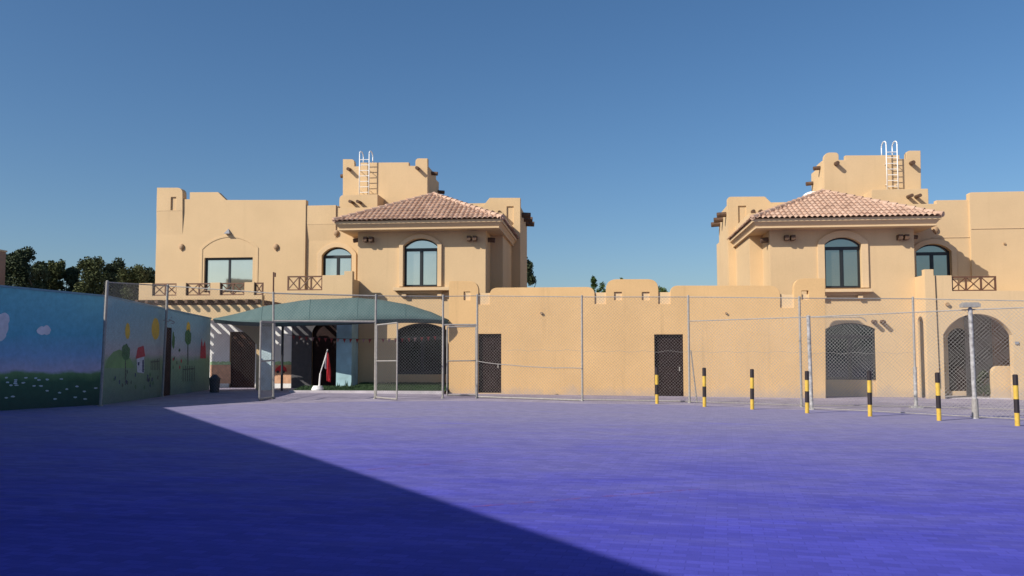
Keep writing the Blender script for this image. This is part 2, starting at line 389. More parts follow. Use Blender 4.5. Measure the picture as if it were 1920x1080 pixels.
# ================================================================== LEFT VILLA
lv = thing('villa', (X(640, Vb), Vb, 0), 'two storey cream villa behind the green shade canopy, with a pergola balcony', 'villa', 'matching cream villas')
def left_villa(root):
    # left block: upper front wall with merlon, groove and patio window
    xl, xr = X(290, Vl), X(571, Vl)
    top = [(xr, Z(571, 375, Vl)), P(424, 375, Vl), P(409, 360.3, Vl), P(356, 360.5, Vl), P(356, 373.5, Vl), P(343, 373.5, Vl), P(343, 353, Vl), (xl, Z(292, 353, Vl))]
    out = rounded([(xl, ZB), (xr, ZB)]+top, [0, 0, 0, 0, 0, 0, 0, 0, .25, 0])
    w = rect(X(382, Vl), X(472.5, Vl), Z(430, 548, Vl), Z(430, 483, Vl))
    dr = rect(X(433, Vl), X(481, Vl), .12, Z(450, 622, Vl))
    b = B(); slab(b, out, Vl, Vl+.3, [w, dr]); obj('wall', b, M['villa'], root)
    # merlon face standing proud, with its L-shaped groove
    ml = rounded([(xl+.01, Z(300, 560, Vl)), P(343, 402, Vl-.06), P(343, 353, Vl-.06), (xl+.01, Z(292, 353, Vl)-.01)], [0, 0, .25, 0])
    ml = rounded([(xl+.01, Z(292, 402, Vl)), P(343.5, 402, Vl), P(343.5, 352.5, Vl), (xl+.01, Z(292, 352.5, Vl))], [0, 0, .25, 0])
    zf = Z(317, 396, Vl); zg = Z(317, 440, Vl)
    ml = rounded([(xl+.01, zf), P(343.5, 396, Vl), P(343.5, 352.5, Vl), (xl+.01, Z(292, 352.5, Vl))], [0, 0, .25, 0]); ml[1] = (ml[1][0], zf)
    b = B(); slab(b, ml, Vl-.06, Vl+.31, [rect(X(317, Vl), X(327, Vl), zf+.03, Z(317, 370, Vl))])
    q = [b.verts.new(p) for p in ((xl+.01, Vl-.06, zf), (ml[1][0], Vl-.06, zf), (xl+.01, Vl, zg), (ml[1][0], Vl, zg), (xl+.01, Vl, zf), (ml[1][0], Vl, zf))]
    for f in ((0, 2, 3, 1), (0, 4, 2), (1, 3, 5)): b.faces.new([q[i] for i in f])
    obj('merlon', b, M['villa'], root)
    # patio window: rectangular, two panes
    x0, x1, z0, z1 = w[0][0], w[1][0], w[0][1], w[2][1]
    fb = B(); y = Vl+.1
    slab(fb, rect(x0, x1, z0, z1), y, y+.08, [rect(x0+.08, x1-.04, z0+.06, z1-.09)])
    box(fb, (x0+x1)/2-.045, (x0+x1)/2+.045, y+.006, y+.07, z0+.05, z1-.08)
    win = obj('window', fb, M['frame'], root)
    gb = B(); box(gb, x0+.03, x1-.03, y+.04, y+.05, z0+.02, z1-.02); obj('glass', gb, M['glass'], win)
    # faint raised arch band round it
    b = B(); a0, a1 = X(374, Vl), X(483, Vl)
    slab(b, arch(a0, a1, Z(430, 545, Vl), Z(430, 465, Vl), Z(430, 441, Vl)), Vl-.016, Vl+.01, [arch(a0+.1, a1-.1, Z(430, 546, Vl)+.05, Z(430, 467, Vl), Z(430, 445, Vl))])
    obj('window_surround', b, M['villa'], root)
    b = B(); vx, vz = P(428.5, 434, Vl); 
    v = [b.verts.new(p) for p in ((vx-.13, Vl, vz-.1), (vx+.13, Vl, vz-.1), (vx, Vl, vz+.13), (vx-.13, Vl-.2, vz-.12), (vx+.13, Vl-.2, vz-.12))]
    for f in ((0, 1, 2), (0, 3, 4, 1), (0, 2, 3), (1, 4, 2), (2, 4, 3)): b.faces.new([v[i] for i in f])
    obj('lamp_hood', b, M['greymetal'], root)
    for px, py in ((341, 463), (518, 463)): sconce(root, px, py, Vl)
    bodybox(root, xl, xr, Vl+.3, 46, Z(450, 386, Vl))
    # recessed centre
    xr2 = X(700, Vr)
    out = [(xr-.3, ZB), (xr2, ZB), (xr2, Z(630, 390, Vr)), (X(632, Vr), Z(630, 390, Vr)), (X(632, Vr), Z(630, 386, Vr)), (xr-.3, Z(630, 386, Vr))]
    wx0, wx1 = X(603, Vr), X(659, Vr); zb, zs, za = Z(630, 552, Vr), Z(630, 479, Vr), Z(630, 463.5, Vr)
    ex0, ex1 = X(555, Vr), X(634, Vr)
    b = B(); slab(b, out, Vr, Vr+.3, [arch(wx0, wx1, zb, zs, za)]); obj('wall', b, M['villa'], root)
    zf = Z(600, 421, Vr); xp = X(628.5, Vr); b = B(); box(b, xr, xp, Vr-.06, Vr+.31, zf, Z(600, 385.6, Vr))
    q = [b.verts.new(p) for p in ((xr, Vr-.06, zf), (xp, Vr-.06, zf), (xr, Vr, zf-.7), (xp, Vr, zf-.7), (xr, Vr, zf), (xp, Vr, zf))]
    for f in ((0, 2, 3, 1), (0, 4, 2), (1, 3, 5)): b.faces.new([q[i] for i in f])
    obj('parapet', b, M['villa'], root)
    surround(root, wx0, wx1, zb, zs, za, Vr, .2, .05)
    make_window(root, wx0, wx1, zb, zs, za, Vr+.16, M['glass'], tdrop=.02)
    sconce(root, 631, 437, Vr)
    xw1 = X(975.5, Vw)
    bodybox(root, xr, xw1-.4, Vr+.3, 46, Z(630, 402, Vr))
    # bay
    bx0, bx1 = X(670, Vb), X(910.5, Vb)
    c = 788; wx0, wx1 = X(756, Vb), X(820.5, Vb); zb, zs, za = Z(c, 537.5, Vb), Z(c, 461, Vb), Z(c, 447.3, Vb)
    gx0, gx1 = X(745, Vb), X(838, Vb); gb_, gs, ga = Z(c, 702, Vb), Z(c, 619, Vb), Z(c, 606, Vb)
    ztop = Z(c, 421, Vb)
    b = B(); slab(b, rect(bx0, bx1, ZB, ztop), Vb, Vb+.3, [arch(wx0, wx1, zb, zs, za), arch(gx0, gx1, gb_, gs, ga)]); obj('wall', b, M['villa'], root)
    surround(root, wx0, wx1, zb, zs, za, Vb, .17, .1)
    make_window(root, wx0, wx1, zb, zs, za, Vb+.17, M['glass'], tdrop=.12)
    make_window(root, gx0, gx1, gb_, gs, ga, Vb+.12, M['glass_dark'], tdrop=.3)
    sill(root, X(737, Vb-.3), X(842, Vb-.3), c, 538.5, 544.5)
    bodybox(root, bx0, bx1, Vb+.3, Vw+.1, ztop)
    bay_roof(root, bx0, bx1, 412.5, 366.5, c, 430)
    corbel_pair(root, 693, 450, Vb); corbel_pair(root, 886, 448, Vb)
    for yy in (Vb+.7, Vb+3.6):
        spout(root, bx1, Z(c, 447, Vb), yy, .3, .2, 1)
    spout(root, bx0, Z(c, 447, Vb), Vb+.2, .25, .18, -1)
    # stub and tower
    sx0, sx1 = X(634, Vs), X(706, Vs); zt = Z(670, 365, Vs); zr = Z(630, 402, Vr)-.1
    b = B(); slab(b, rounded([(sx0, zr), (sx1, zr), (sx1, zt), (sx0, zt)], [0, 0, 0, .22]), Vs, Vt+.1); obj('stair_stub', b, M['villa'], root)
    for px in (662, 676): spout(root, *P(px, 380, Vs), Vs, .5, .14)
    T = lambda px, py: P(px, py, Vt)
    pts = [(T(643, 400)[0], zr), (T(801.5, 400)[0], zr), T(801.5, 297), T(779, 297), T(779, 311), T(766.6, 311), T(766.6, 304.5), T(676, 305), T(676, 312), T(664.5, 312), T(664.5, 298.5), T(643, 298.5)]
    out = rounded(pts, [0, 0, 0, .28, 0, 0, 0, 0, 0, 0, .28, 0])
    b = B(); slab(b, out, Vt, Vt+.25); obj('tower', b, M['villa'], root)
    bodybox(root, pts[0][0]+.01, pts[1][0]-.01, Vt+.25, Vt+2.0, T(700, 313)[1], 'tower', z0=zr)
    bodybox(root, pts[0][0]+.3, pts[1][0]-.01, Vt+2.0, Vt+2.7, T(700, 322)[1], 'tower', z0=zr)
    for px, py in ((656, 318), (784, 316)): spout(root, *T(px, py), Vt, .3, .16)
    spout(root, pts[1][0], T(800, 317)[1], Vt+.9, .28, .18, 1); spout(root, pts[1][0], T(800, 340)[1], Vt+2.5, .3, .18, 1); spout(root, pts[0][0], T(800, 322)[1], Vt+.4, .25, .18, -1)
    ladder(root, 674, 692, 281.5, 367, 305, Vt)
    b = B(); bmesh.ops.create_uvsphere(b, u_segments=16, v_segments=8, radius=.6, matrix=Matrix.Translation((T(735, 305)[0], Vt+1, T(735, 307)[1])) @ Matrix.Diagonal((1, 1, .25, 1))); obj('roof_hatch', b, M['white'], root, smooth=True)
    # wing behind the bay
    Wf = lambda px, py: P(px, py, Vw)
    wz = Wf(930, 371)[1]
    pts = [(Wf(860, 400)[0], ZB), (Wf(975.5, 400)[0], ZB), Wf(975.5, 371), Wf(918, 371), Wf(906, 386), Wf(860, 386)]
    b = B(); slab(b, pts, Vw, Vw+.28, [rect(X(950, Vw), X(963, Vw), Z(950, 440, Vw), Z(950, 387, Vw))]); obj('wall', b, M['villa'], root)
    b = B(); box(b, pts[0][0]+.05, pts[1][0]-.01, Vw+.06, Vw+.27, Wf(930, 470)[1], Wf(930, 380)[1]); obj('wall', b, M['villa'], root)
    bodybox(root, pts[0][0], pts[1][0], Vw+.28, Vw+3.6, Z(980, 392, Vw+.8))
    for i, (py, vv) in enumerate(((403, .8), (411, 1.9), (419.5, 3.0))): spout(root, pts[1][0], Z(980, py, Vw+vv), Vw+vv, .42, .26, 1)
    for px in (925, 938): spout(root, *Wf(px, 399), Vw, .4, .16)
    # porch: pergola balcony at the left
    porch_A(root); porch_B(root)
def sill(root, x0, x1, pxc, py0, py1):
    b = B(); zt, zb = Z(pxc, py0, Vb-.3), Z(pxc, py1, Vb-.3)
    box(b, x0, x1, Vb-.32, Vb+.01, zb, zt); box(b, x0+.28, x1-.28, Vb-.14, Vb+.01, zb-.12, zb-.001, .12, .05)
    s = obj('window_sill', b, M['villa_trim'], root)
    for x in (x0+.42, x1-.42):
        b = B(); box(b, x-.09, x+.09, Vb-.18, Vb+.008, zb-.24, zb-.12); obj('bracket', b, M['villa_trim'], s)
def porch_A(root):
    x0, x1 = X(260, Vp), X(491.5, Vp)
    zt, zg, zb = Z(380, 530, Vp), Z(380, 554, Vp), Z(380, 562, Vp); zl = zb-.2
    # front wall below the logs, arched opening
    b = B(); slab(b, rect(x0, x1, ZB, zl-.02), Vp, Vp+.28, [arch(X(300, Vp), X(482.5, Vp), ZB+.05, Z(390, 646, Vp), Z(390, 600, Vp))])
    slab(b, rect(x0, x1, zb, zg), Vp-.004, Vp+.25)
    for a, c in ((260, 285), (330.5, 348), (394, 412), (458, 476)): box(b, X(a, Vp), X(c, Vp), Vp-.001, Vp+.22, zg-.002, zt)
    box(b, x1-.06, x1, Vp, Vp+.2, zl-.02, zb+.002); box(b, x0, x0+.06, Vp, Vp+.2, zl-.02, zb+.002)
    obj('balcony', b, M['villa'], root)
    for a, c, n in ((285, 330.5, 2), (348, 394, 2), (412, 458, 2), (476, 491.5, 1)): x_rail(root, X(a, Vp), X(c, Vp), zg, zt-.01, Vp+.1, n)
    n = 13
    for k in range(n):
        x = x0+.1+(x1-x0-.2)*k/(n-1); b = B(); box(b, x-.06, x+.06, Vp-.34, Vl+.02, zl+.05, zl+.185); obj('pergola_log', b, M['wood'], root)
    # white plastered back wall with its painted panel
    b = B(); wx0, wx1 = X(300, Vl), X(549, Vl)
    slab(b, rect(wx0, wx1, ZB, zl-.01), Vl-.02, Vl+.005, [rect(X(433, Vl), X(481, Vl), .12, Z(450, 622, Vl))]); pw = obj('painted_wall', b, M['white_wall'], root)
    def dec(name, pts, mat, off):
        b = B(); vs = [b.verts.new((*[P(px, py, Vl-.02)[0]], Vl-.02-off, P(px, py, Vl-.02)[1])) for px, py in pts]; b.faces.new(vs); obj(name, b, mat, pw)
    sand = plain('mural_sand', (.55, .32, .20), .8, var=.2); hedge = plain('mural_hedge', (.34, .52, .28), .8, var=.35, nscale=14)
    yel = plain('mural_yellow', (.6, .5, .2), .8)
    for a, c in ((394, 432.5), (481.5, 548.5)):
        dec('painted_ground', [(a, 684), (c, 684), (c, 719), (a, 719)], sand, .004)
        hp = [(a, 684), (c, 684)]+[(c-(c-a)*i/10, 680-3*abs(math.sin(i*1.3))) for i in range(11)]
        dec('painted_hedge', hp, hedge, .006)
    # toy red car painted on the panel
    dec('painted_car', [(516, 694), (518, 690), (522, 687), (527, 684), (532, 686), (537, 690), (538, 697), (516, 697)], M['red'], .010)
    for cx in (521, 532): dec('painted_wheel', [(cx+2.6*math.cos(i*.524), 697+2.6*math.sin(i*.524)) for i in range(12)], M['black'], .013)
    # timber shutter door in the opening
    b = B(); dx0, dx1, dz = X(433, Vl), X(481, Vl), Z(450, 622, Vl)
    box(b, dx0, dx1, Vl+.1, Vl+.16, .12, dz)
    for k in range(2):
        a, c = (dx0+.05, (dx0+dx1)/2-.03) if k == 0 else ((dx0+dx1)/2+.03, dx1-.05)
        for q in range(9): z = .25+(dz-.45)*q/9; box(b, a, c, Vl+.075, Vl+.101, z, z+(dz-.45)/9*.75)
    obj('door', b, M['doorw'], root)
    b = B(); box(b, x0, x1, Vp+.02, Vl-.02, ZB, .10); obj('porch_floor', b, M['concrete'], root)
def porch_B(root):
    x0, x1 = X(537, Vp), X(660.5, Vp)
    zr0, zr1 = Z(570, 544.5, Vp), Z(570, 517, Vp); zp = Z(620, 516, Vp); zs = Z(650, 508.5, Vp)
    xa, xb = X(604, Vp), X(645, Vp)
    ox0, ox1 = X(545, Vp), X(632, Vp)
    out = [(x0, Z(570, 600, Vp)), (x1, Z(570, 600, Vp)), (x1, zs), (xb, zs), (xb, zp), (xa, zp), (xa, zr0), (x0, zr0)]
    b = B(); slab(b, out, Vp, Vp+.25); box(b, x1-.25, x1, Vp+.25, Vb-.001, zr0-.5, zr0+.45)
    box(b, x0, x1-.25, Vp+.25, Vp+.5, zr0-.3, zr0-.12)
    obj('balcony', b, M['villa'], root)
    x_rail(root, x0, xa, zr0, zr1, Vp+.1, 3)
    for k in range(7):
        x = x0+.15+(x1-x0-.5)*k/6; b = B(); box(b, x-.055, x+.055, Vp+.24, Vr+.02, zr0-.70, zr0-.57); obj('pergola_log', b, M['wood'], root)
    # piers below: pale painted one at the left, teal one at the right
    b = B(); z6 = Z(570, 600, Vp)
    box(b, X(492, Vp), X(512, Vp), Vp-.1, Vp+.3, ZB, z6+.15); c = obj('column', b, M['column'], root); c['label'] = 'pale blue painted column'
    b = B(); box(b, X(512, Vp), x0+.3, Vp, Vp+.25, z6-.001, z6+.15); obj('beam', b, M['villa'], root)
    b = B(); box(b, ox1, x1, Vp+.001, Vp+.9, ZB, z6); c = obj('column', b, M['teal'], root); c['label'] = 'teal painted pier'
    g = B()
    for k in range(16):
        px = 633+27*k/16; h = random.uniform(.25, .55); x, _ = P(px, 700, Vp); w = .05
        v = [g.verts.new(p) for p in ((x-w, Vp-.004, .02), (x+w*1.4, Vp-.004, .02), (x+random.uniform(-.05, .1), Vp-.004, h))]; g.faces.new(v)
    obj('painted_grass', g, plain('mural_grass', (.03, .07, .05), .8), c)
    # dark entrance
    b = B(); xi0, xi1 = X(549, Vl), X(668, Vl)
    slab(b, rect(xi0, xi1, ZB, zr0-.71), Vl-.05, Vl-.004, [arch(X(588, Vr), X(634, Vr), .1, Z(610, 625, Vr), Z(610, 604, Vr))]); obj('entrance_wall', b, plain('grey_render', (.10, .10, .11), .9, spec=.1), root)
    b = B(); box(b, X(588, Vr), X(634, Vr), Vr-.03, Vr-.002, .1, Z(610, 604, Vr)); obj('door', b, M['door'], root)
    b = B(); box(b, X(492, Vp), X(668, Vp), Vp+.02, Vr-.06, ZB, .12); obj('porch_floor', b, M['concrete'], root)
left_villa(lv)

# ================================================================== RIGHT VILLA (mirror of the first)
rv = thing('villa', (X(1600, Vb), Vb, 0), 'two storey cream villa behind the striped bollards, with a broad arched porch', 'villa', 'matching cream villas')
def right_villa(root):
    xl, xr = X(1824, Vl), X(2150, Vl)
    b = B(); slab(b, rounded([(xl, ZB), (xr, ZB), (xr, Z(1870, 359.5, Vl)), (xl, Z(1830, 360.5, Vl))], [0, 0, 0, .08]), Vl, Vl+.3); obj('wall', b, M['villa'], root)
    bodybox(root, xl, xr, Vl+.3, 46, Z(1870, 372, Vl))
    zz = Z(1870, 429, Vl); b = B(); box(b, xl+.02, xr-.02, Vl-.02, Vl+.01, zz, zz+.03); obj('string_course', b, M['villa_trim'], root)
    # recessed centre
    x0 = X(1690, Vr); R_ = lambda px, py: P(px, py, Vr)
    wx0, wx1 = X(1719, Vr), X(1786, Vr); zb, zs, za = R_(1752, 545)[1], R_(1752, 471.5)[1], R_(1752, 457.3)[1]
    out = [(x0, ZB), (xl+.2, ZB), (xl+.2, R_(1800, 375)[1]), R_(1756, 375.5), R_(1756, 382), (x0, R_(1746, 382)[1])]
    b = B(); slab(b, out, Vr, Vr+.3, [arch(wx0, wx1, zb, zs, za), arch(R_(1776, 600)[0], R_(1820, 600)[0], .1, R_(1800, 640)[1], R_(1800, 615)[1])]); obj('wall', b, M['villa'], root)
    zz = R_(1780, 446)[1]; b = B(); box(b, R_(1746, 446)[0], xl-.01, Vr-.018, Vr+.01, zz, zz+.03); obj('string_course', b, M['villa_trim'], root)
    surround(root, wx0, wx1, zb, zs, za, Vr, .2, .06)
    make_window(root, wx0, wx1, zb, zs, za, Vr+.16, M['glass_dim'], tdrop=.05)
    sconce(root, 1754, 431, Vr)
    xw0 = X(1364, Vw)
    bodybox(root, xw0+.4, xl, Vr+.3, 46, R_(1750, 392)[1])
    b = B(); box(b, R_(1776, 600)[0], R_(1820, 600)[0], Vr+.2, Vr+.28, .1, R_(1800, 612)[1]); obj('door', b, M['door'], root)
    # bay
    bx0, bx1 = X(1445, Vb), X(1717, Vb); c = 1582
    wx0, wx1 = X(1547.5, Vb), X(1616.5, Vb); zb, zs, za = Z(c, 540, Vb), Z(c, 458, Vb), Z(c, 444.8, Vb); ztop = Z(c, 417, Vb)
    gx0, gx1 = X(1546, Vb), X(1640, Vb); gs, ga, gsl = Z(1594, 617, Vb), Z(1594, 605.5, Vb), Z(1594, 712, Vb)
    b = B(); slab(b, rect(bx0, bx1, ZB, ztop), Vb, Vb+.3, [arch(wx0, wx1, zb, zs, za), arch(gx0, gx1, ZB+.02, gs, ga)]); obj('wall', b, M['villa'], root)
    surround(root, wx0, wx1, zb, zs, za, Vb, .26, .07)
    make_window(root, wx0, wx1, zb, zs, za, Vb+.15, M['glass_dim'], tdrop=.12)
    make_window(root, gx0, gx1, gsl, gs, ga, Vb+.10, M['glass_dark'], tdrop=.28)
    b = B(); box(b, gx0, gx1, Vb+.13, Vb+.32, ZB, gsl-.001); obj('apron_wall', b, M['villa'], root)
    sill(root, X(1526, Vb-.3), X(1637, Vb-.3), c, 541.5, 547.5)
    bodybox(root, bx0, bx1, Vb+.3, Vw+.1, ztop)
    bay_roof(root, bx0, bx1, 407.5, 360, c, 426)
    corbel_pair(root, 1479, 447, Vb); corbel_pair(root, 1690.5, 446, Vb)
    for yy in (Vb+.25, Vb+3.4): spout(root, bx0, Z(c, 446, Vb), yy, .3, .22, -1)
    spout(root, bx1, Z(c, 444, Vb), Vb+.2, .2, .16, 1)
    for px in (1637, 1653): spout(root, *P(px, 603, Vb), Vb, .3, .16)
    # stub and tower
    zr = R_(1750, 392)[1]-.1
    sx0, sx1 = X(1640, Vs), X(1746.5, Vs); zt = Z(1700, 354.5, Vs)
    b = B(); slab(b, rounded([(sx0, zr), (sx1, zr), (sx1, zt), (sx0, zt)], [0, 0, .05, 0]), Vs, Vt+.1); obj('stair_stub', b, M['villa'], root)
    for px in (1702, 1717): spout(root, *P(px, 369, Vs), Vs, .5, .15)
    T = lambda px, py: P(px, py, Vt)
    pts = [(T(1545, 350)[0], zr), (T(1726, 350)[0], zr), T(1726, 282.5), T(1699, 282.5), T(1699, 298), T(1686.5, 298), T(1686.5, 291), T(1585, 291.5), T(1585, 300), T(1572.5, 300), T(1572.5, 286), T(1545, 286)]
    out = rounded(pts, [0, 0, 0, .32, 0, 0, 0, 0, 0, 0, .26, .26])
    b = B(); slab(b, out, Vt, Vt+.25); obj('tower', b, M['villa'], root)
    bodybox(root, pts[0][0]+.01, pts[1][0]-.01, Vt+.25, Vt+1.2, T(1540, 299)[1], 'tower', z0=zr)
    bodybox(root, pts[0][0]+.01, pts[1][0]-.3, Vt+1.2, Vt+2.2, T(1540, 306)[1], 'tower', z0=zr)
    for px, py in ((1567, 307), (1708, 306)): spout(root, *T(px, py), Vt, .3, .18)
    spout(root, pts[0][0], T(1540, 309)[1], Vt+.6, .28, .18, -1); spout(root, pts[0][0], T(1540, 327)[1], Vt+1.9, .3, .18, -1)
    ladder(root, 1663, 1683.5, 262.5, 356, 291, Vt)
    b = B(); bmesh.ops.create_uvsphere(b, u_segments=16, v_segments=8, radius=.6, matrix=Matrix.Translation((T(1622, 291)[0], Vt+1, T(1622, 293)[1])) @ Matrix.Diagonal((1, 1, .25, 1))); obj('roof_hatch', b, M['white'], root, smooth=True)
    b = B(); q = T(1533, 366); bmesh.ops.create_uvsphere(b, u_segments=16, v_segments=10, radius=.42, matrix=Matrix.Translation((q[0], Vt+.9, q[1])) @ Matrix.Diagonal((1.1, 1, .8, 1))); obj('roof_hatch', b, M['white'], root, smooth=True)
    # wing
    Wf = lambda px, py: P(px, py, Vw)
    pts = [(Wf(1364, 400)[0], ZB), (Wf(1500, 400)[0], ZB), Wf(1500, 383), Wf(1449, 383), Wf(1434, 368.5), Wf(1364, 369)]
    b = B(); slab(b, rounded(pts, [0, 0, 0, 0, .05, .16]), Vw, Vw+.28, [rect(X(1387, Vw), X(1402, Vw), Z(1387, 440, Vw), Z(1387, 386, Vw))]); obj('wall', b, M['villa'], root)
    b = B(); box(b, pts[0][0]+.01, pts[1][0]-.05, Vw+.06, Vw+.27, Wf(1400, 470)[1], Wf(1400, 380)[1]); obj('wall', b, M['villa'], root)
    bodybox(root, pts[0][0], pts[1][0], Vw+.28, Vw+2.9, Z(1355, 391.5, Vw+1))
    for py, vv in ((402, .4), (411.5, 1.5), (420, 2.5)): spout(root, pts[0][0], Z(1356, py, Vw+vv), Vw+vv, .42, .24, -1)
    for px in (1411, 1425): spout(root, *Wf(px, 397), Vw, .3, .18)
    # porch with the broad arch, balcony on top
    px0, px1 = X(1735, Vp), X(2150, Vp)
    zt, zr0, zr1, zs = Z(1770, 516.5, Vp), Z(1830, 545.5, Vp), Z(1830, 517.5, Vp), Z(1738, 505, Vp)
    ax0, ax1 = X(1766.5, Vp), X(1896, Vp)
    xa, xs = X(1786, Vp), X(1752, Vp)
    xe = X(1871, Vp)
    out = [(px0, ZB), (px1, ZB), (px1, zr0), (xa, zr0), (xa, zt), (xs, zt), (xs, zs), (px0+.0, zs)]
    b = B(); slab(b, out, Vp, Vp+.28, [arch(ax0, ax1, ZB+.03, Z(1830, 628, Vp), Z(1830, 588.5, Vp), 22)]); obj('porch_wall', b, M['villa'], root)
    # side wall of the porch with its own narrow arch
    xf = lambda x, y, z: (px0+y, x, z)
    b = B(); yv0, yv1 = Vp+.004, Vb+.0
    zs2 = Z(1722, 520, Vb)
    slab(b, rect(yv0, Vr, ZB, zs2), -.004, .08, [arch(Vp+.27, Vp+.86, ZB+.03, Z(1727, 606, Vp), Z(1727, 592, Vp))], xf=xf); obj('porch_wall', b, M['villa'], root)
    b = B(); box(b, px0+.25, px1, Vp+.28, Vl-.003, zr0-.35, zr0-.15); obj('balcony_floor', b, M['villa'], root)
    x_rail(root, xa, xe, zr0, zr1, Vp+.1, 3)
    b = B(); slab(b, rounded([(X(1854, Vp+.6), ZB), (X(1903, Vp+.6), ZB), (X(1903, Vp+.6), Z(1870, 686, Vp+.6)), (X(1854, Vp+.6), Z(1870, 686, Vp+.6))], [0, 0, .2, .3]), Vp+.5, Vp+.75); obj('porch_wall', b, M['villa'], root)
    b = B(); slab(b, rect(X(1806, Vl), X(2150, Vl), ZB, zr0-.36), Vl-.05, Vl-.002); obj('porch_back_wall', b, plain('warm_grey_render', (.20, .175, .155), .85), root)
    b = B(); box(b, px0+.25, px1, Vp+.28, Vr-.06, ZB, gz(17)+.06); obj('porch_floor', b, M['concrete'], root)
    b = B(); box(b, X(1856, Vl), X(2150, Vl), Vl-.13, Vl-.052, ZB, zr0-.365); obj('porch_back_wall', b, plain('shade_brown_render', (.34, .19, .12), .9), root)  # right part of the back wall: porch shade put into its brown colour
    # switch box and small fittings, downpipe cable
    for px, py in ((1906, 643),):
        x, z = P(px, py, Vp); b = B(); box(b, x-.06, x+.06, Vp-.05, Vp+.01, z-.05, z+.05); obj('switch_box', b, M['greymetal'], root)
    x, z = P(1775.5, 570.5, Vp); b = B(); tube(b, (x, Vp+.01, z), (x, Vp-.1, z), .07, 8); obj('drain_outlet', b, M['lamp'], root)
    x = X(1754, Vp); b = B(); tube(b, (x, Vp-.03, Z(1754, 516, Vp)), (X(1757, Vp), Vp-.03, .3), .013, 6); obj('cable', b, M['black'], root)
    x, z = P(1883, 457, Vl); b = B(); box(b, x-.035, x+.035, Vl-.05, Vl+.01, z-.035, z+.035); obj('drain_outlet', b, M['lamp'], root)
right_villa(rv)

# ================================================================== BOUNDARY WALL
bw = thing('boundary_wall', (X(1190, V0), V0, 0), 'long ochre plastered wall with rounded merlons joining the two villas', 'wall')
Q = lambda px, py: P(px, py, V0)
base = [(Q(842, 700)[0], ZB), (Q(1547, 700)[0], ZB)]
top = [(1547, 522), (1488.5, 522), (1488.5, 577), (1463, 577), (1463, 535.5), (1257, 535.5), (1257, 570), (1234.5, 570), (1234.5, 523.5), (1136, 523.5), (1136, 570), (1115, 570), (1115, 538), (918, 539.5), (918, 571), (897, 571), (897, 527), (842, 527)]
rad = [.0, .38, 0, 0, .42, .28, 0, 0, .4, .42, 0, 0, .3, .45, 0, 0, .38, .05]
D1 = rect(Q(897, 650)[0], Q(940, 650)[0], gz(-3)+.05, Q(918, 626)[1]); D2 = rect(Q(1227, 650)[0], Q(1281, 650)[0], gz(3)-.0, Q(1254, 627)[1])
holes = [D1, D2]+niche_holes([(869.5, 882, 547, 563), (1151.5, 1166, 547.5, 563), (1203.5, 1218, 547.5, 563), (1503, 1516, 545, 562)], V0)
b = B(); slab(b, rounded(base+PP(top, V0), [0, 0]+rad), V0, V0+.3, holes); obj('wall', b, M['wall'], bw)
b = B(); slab(b, [(base[0][0]+.02, ZB+.02), (base[1][0]-.02, ZB+.02), (base[1][0]-.02, Q(1500, 552)[1]), (Q(1480, 552)[0], Q(1500, 552)[1]), (Q(1480, 552)[0], Q(1480, 553)[1]), (Q(1430, 552)[0], Q(1430, 547)[1]), (Q(930, 552)[0], Q(930, 549)[1]), (base[0][0]+.02, Q(900, 550)[1])], V0+.055, V0+.24, [D1, D2]); obj('recessed_panel', b, M['wall_pale'], bw)
for D in (D1, D2):
    x0, x1, z0, z1 = D[0][0], D[1][0], D[0][1], D[2][1]
    b = B(); slab(b, rect(x0+.001, x1-.001, z0, z1-.001), V0+.10, V0+.17, [rect(x0+.07, x1-.07, z0+.02, z1-.07)]); f = obj('door', b, M['door'], bw)
    b = B(); box(b, x0+.05, x1-.05, V0+.14, V0+.16, z0+.01, z1-.05)
    for q in range(2):
        h = (z1-z0-.2)/2; box(b, x0+.16, x1-.16, V0+.128, V0+.1402, z0+.12+h*q, z0+h*(q+1)+.02)
    obj('panel', b, M['door'], f)
    b = B(); box(b, x1-.16, x1-.12, V0+.06, V0+.13, z0+.95, z0+1.1); obj('handle', b, M['galv'], f)
x, z = Q(1015, 587); b = B(); tube(b, (x, V0+.02, z), (x, V0-.08, z), .05, 8); obj('drain_outlet', b, M['lamp'], bw)
x, z = Q(1361, 587); b = B(); tube(b, (x, V0+.02, z), (x, V0-.08, z), .04, 8); obj('drain_outlet', b, M['lamp'], bw)
# raised plinth of paler concrete at the foot of the wall
# ================================================================== GROUND
def sheet(name, pts, dz, mat):
    b = B(); vs = [b.verts.new((p[0], p[1], gz(p[0])+dz)) for p in pts]; b.faces.new(vs); b.normal_update()
    for f in b.faces:
        if f.normal.z < 0: f.normal_flip()
    return struct_nf(name, b, mat)
def struct_nf(name, b, mat):
    o = obj(name, b, mat, fixn=False); o['kind'] = 'structure'; return o
b = B(); n = 24; S = 1500.
gv = [[None]*(n+1) for _ in range(n+1)]
def gx(i): t = (i/n)*2-1; return math.copysign(abs(t)**3*S, t)
for i in range(n+1):
    for j in range(n+1):
        x, y = gx(i), gx(j)+20; gv[i][j] = b.verts.new((x, y, gz(max(-40, min(40, x)))))
for i in range(n):
    for j in range(n): b.faces.new((gv[i][j], gv[i+1][j], gv[i+1][j+1], gv[i][j+1]))
struct_nf('ground', b, M['ground'])
fl = [G(300, 762), G(500, 757), G(703, 753), G(895, 752), G(1092, 757), G(1293, 760), G(1502, 769), G(1717, 773), G(1930, 782)]
sheet('court', [(-30, -25), (30, -25), (34, fl[-1].y-1.5)]+[(p.x, p.y) for p in fl[::-1]]+[(-30, fl[0].y)], .005, M['court'])
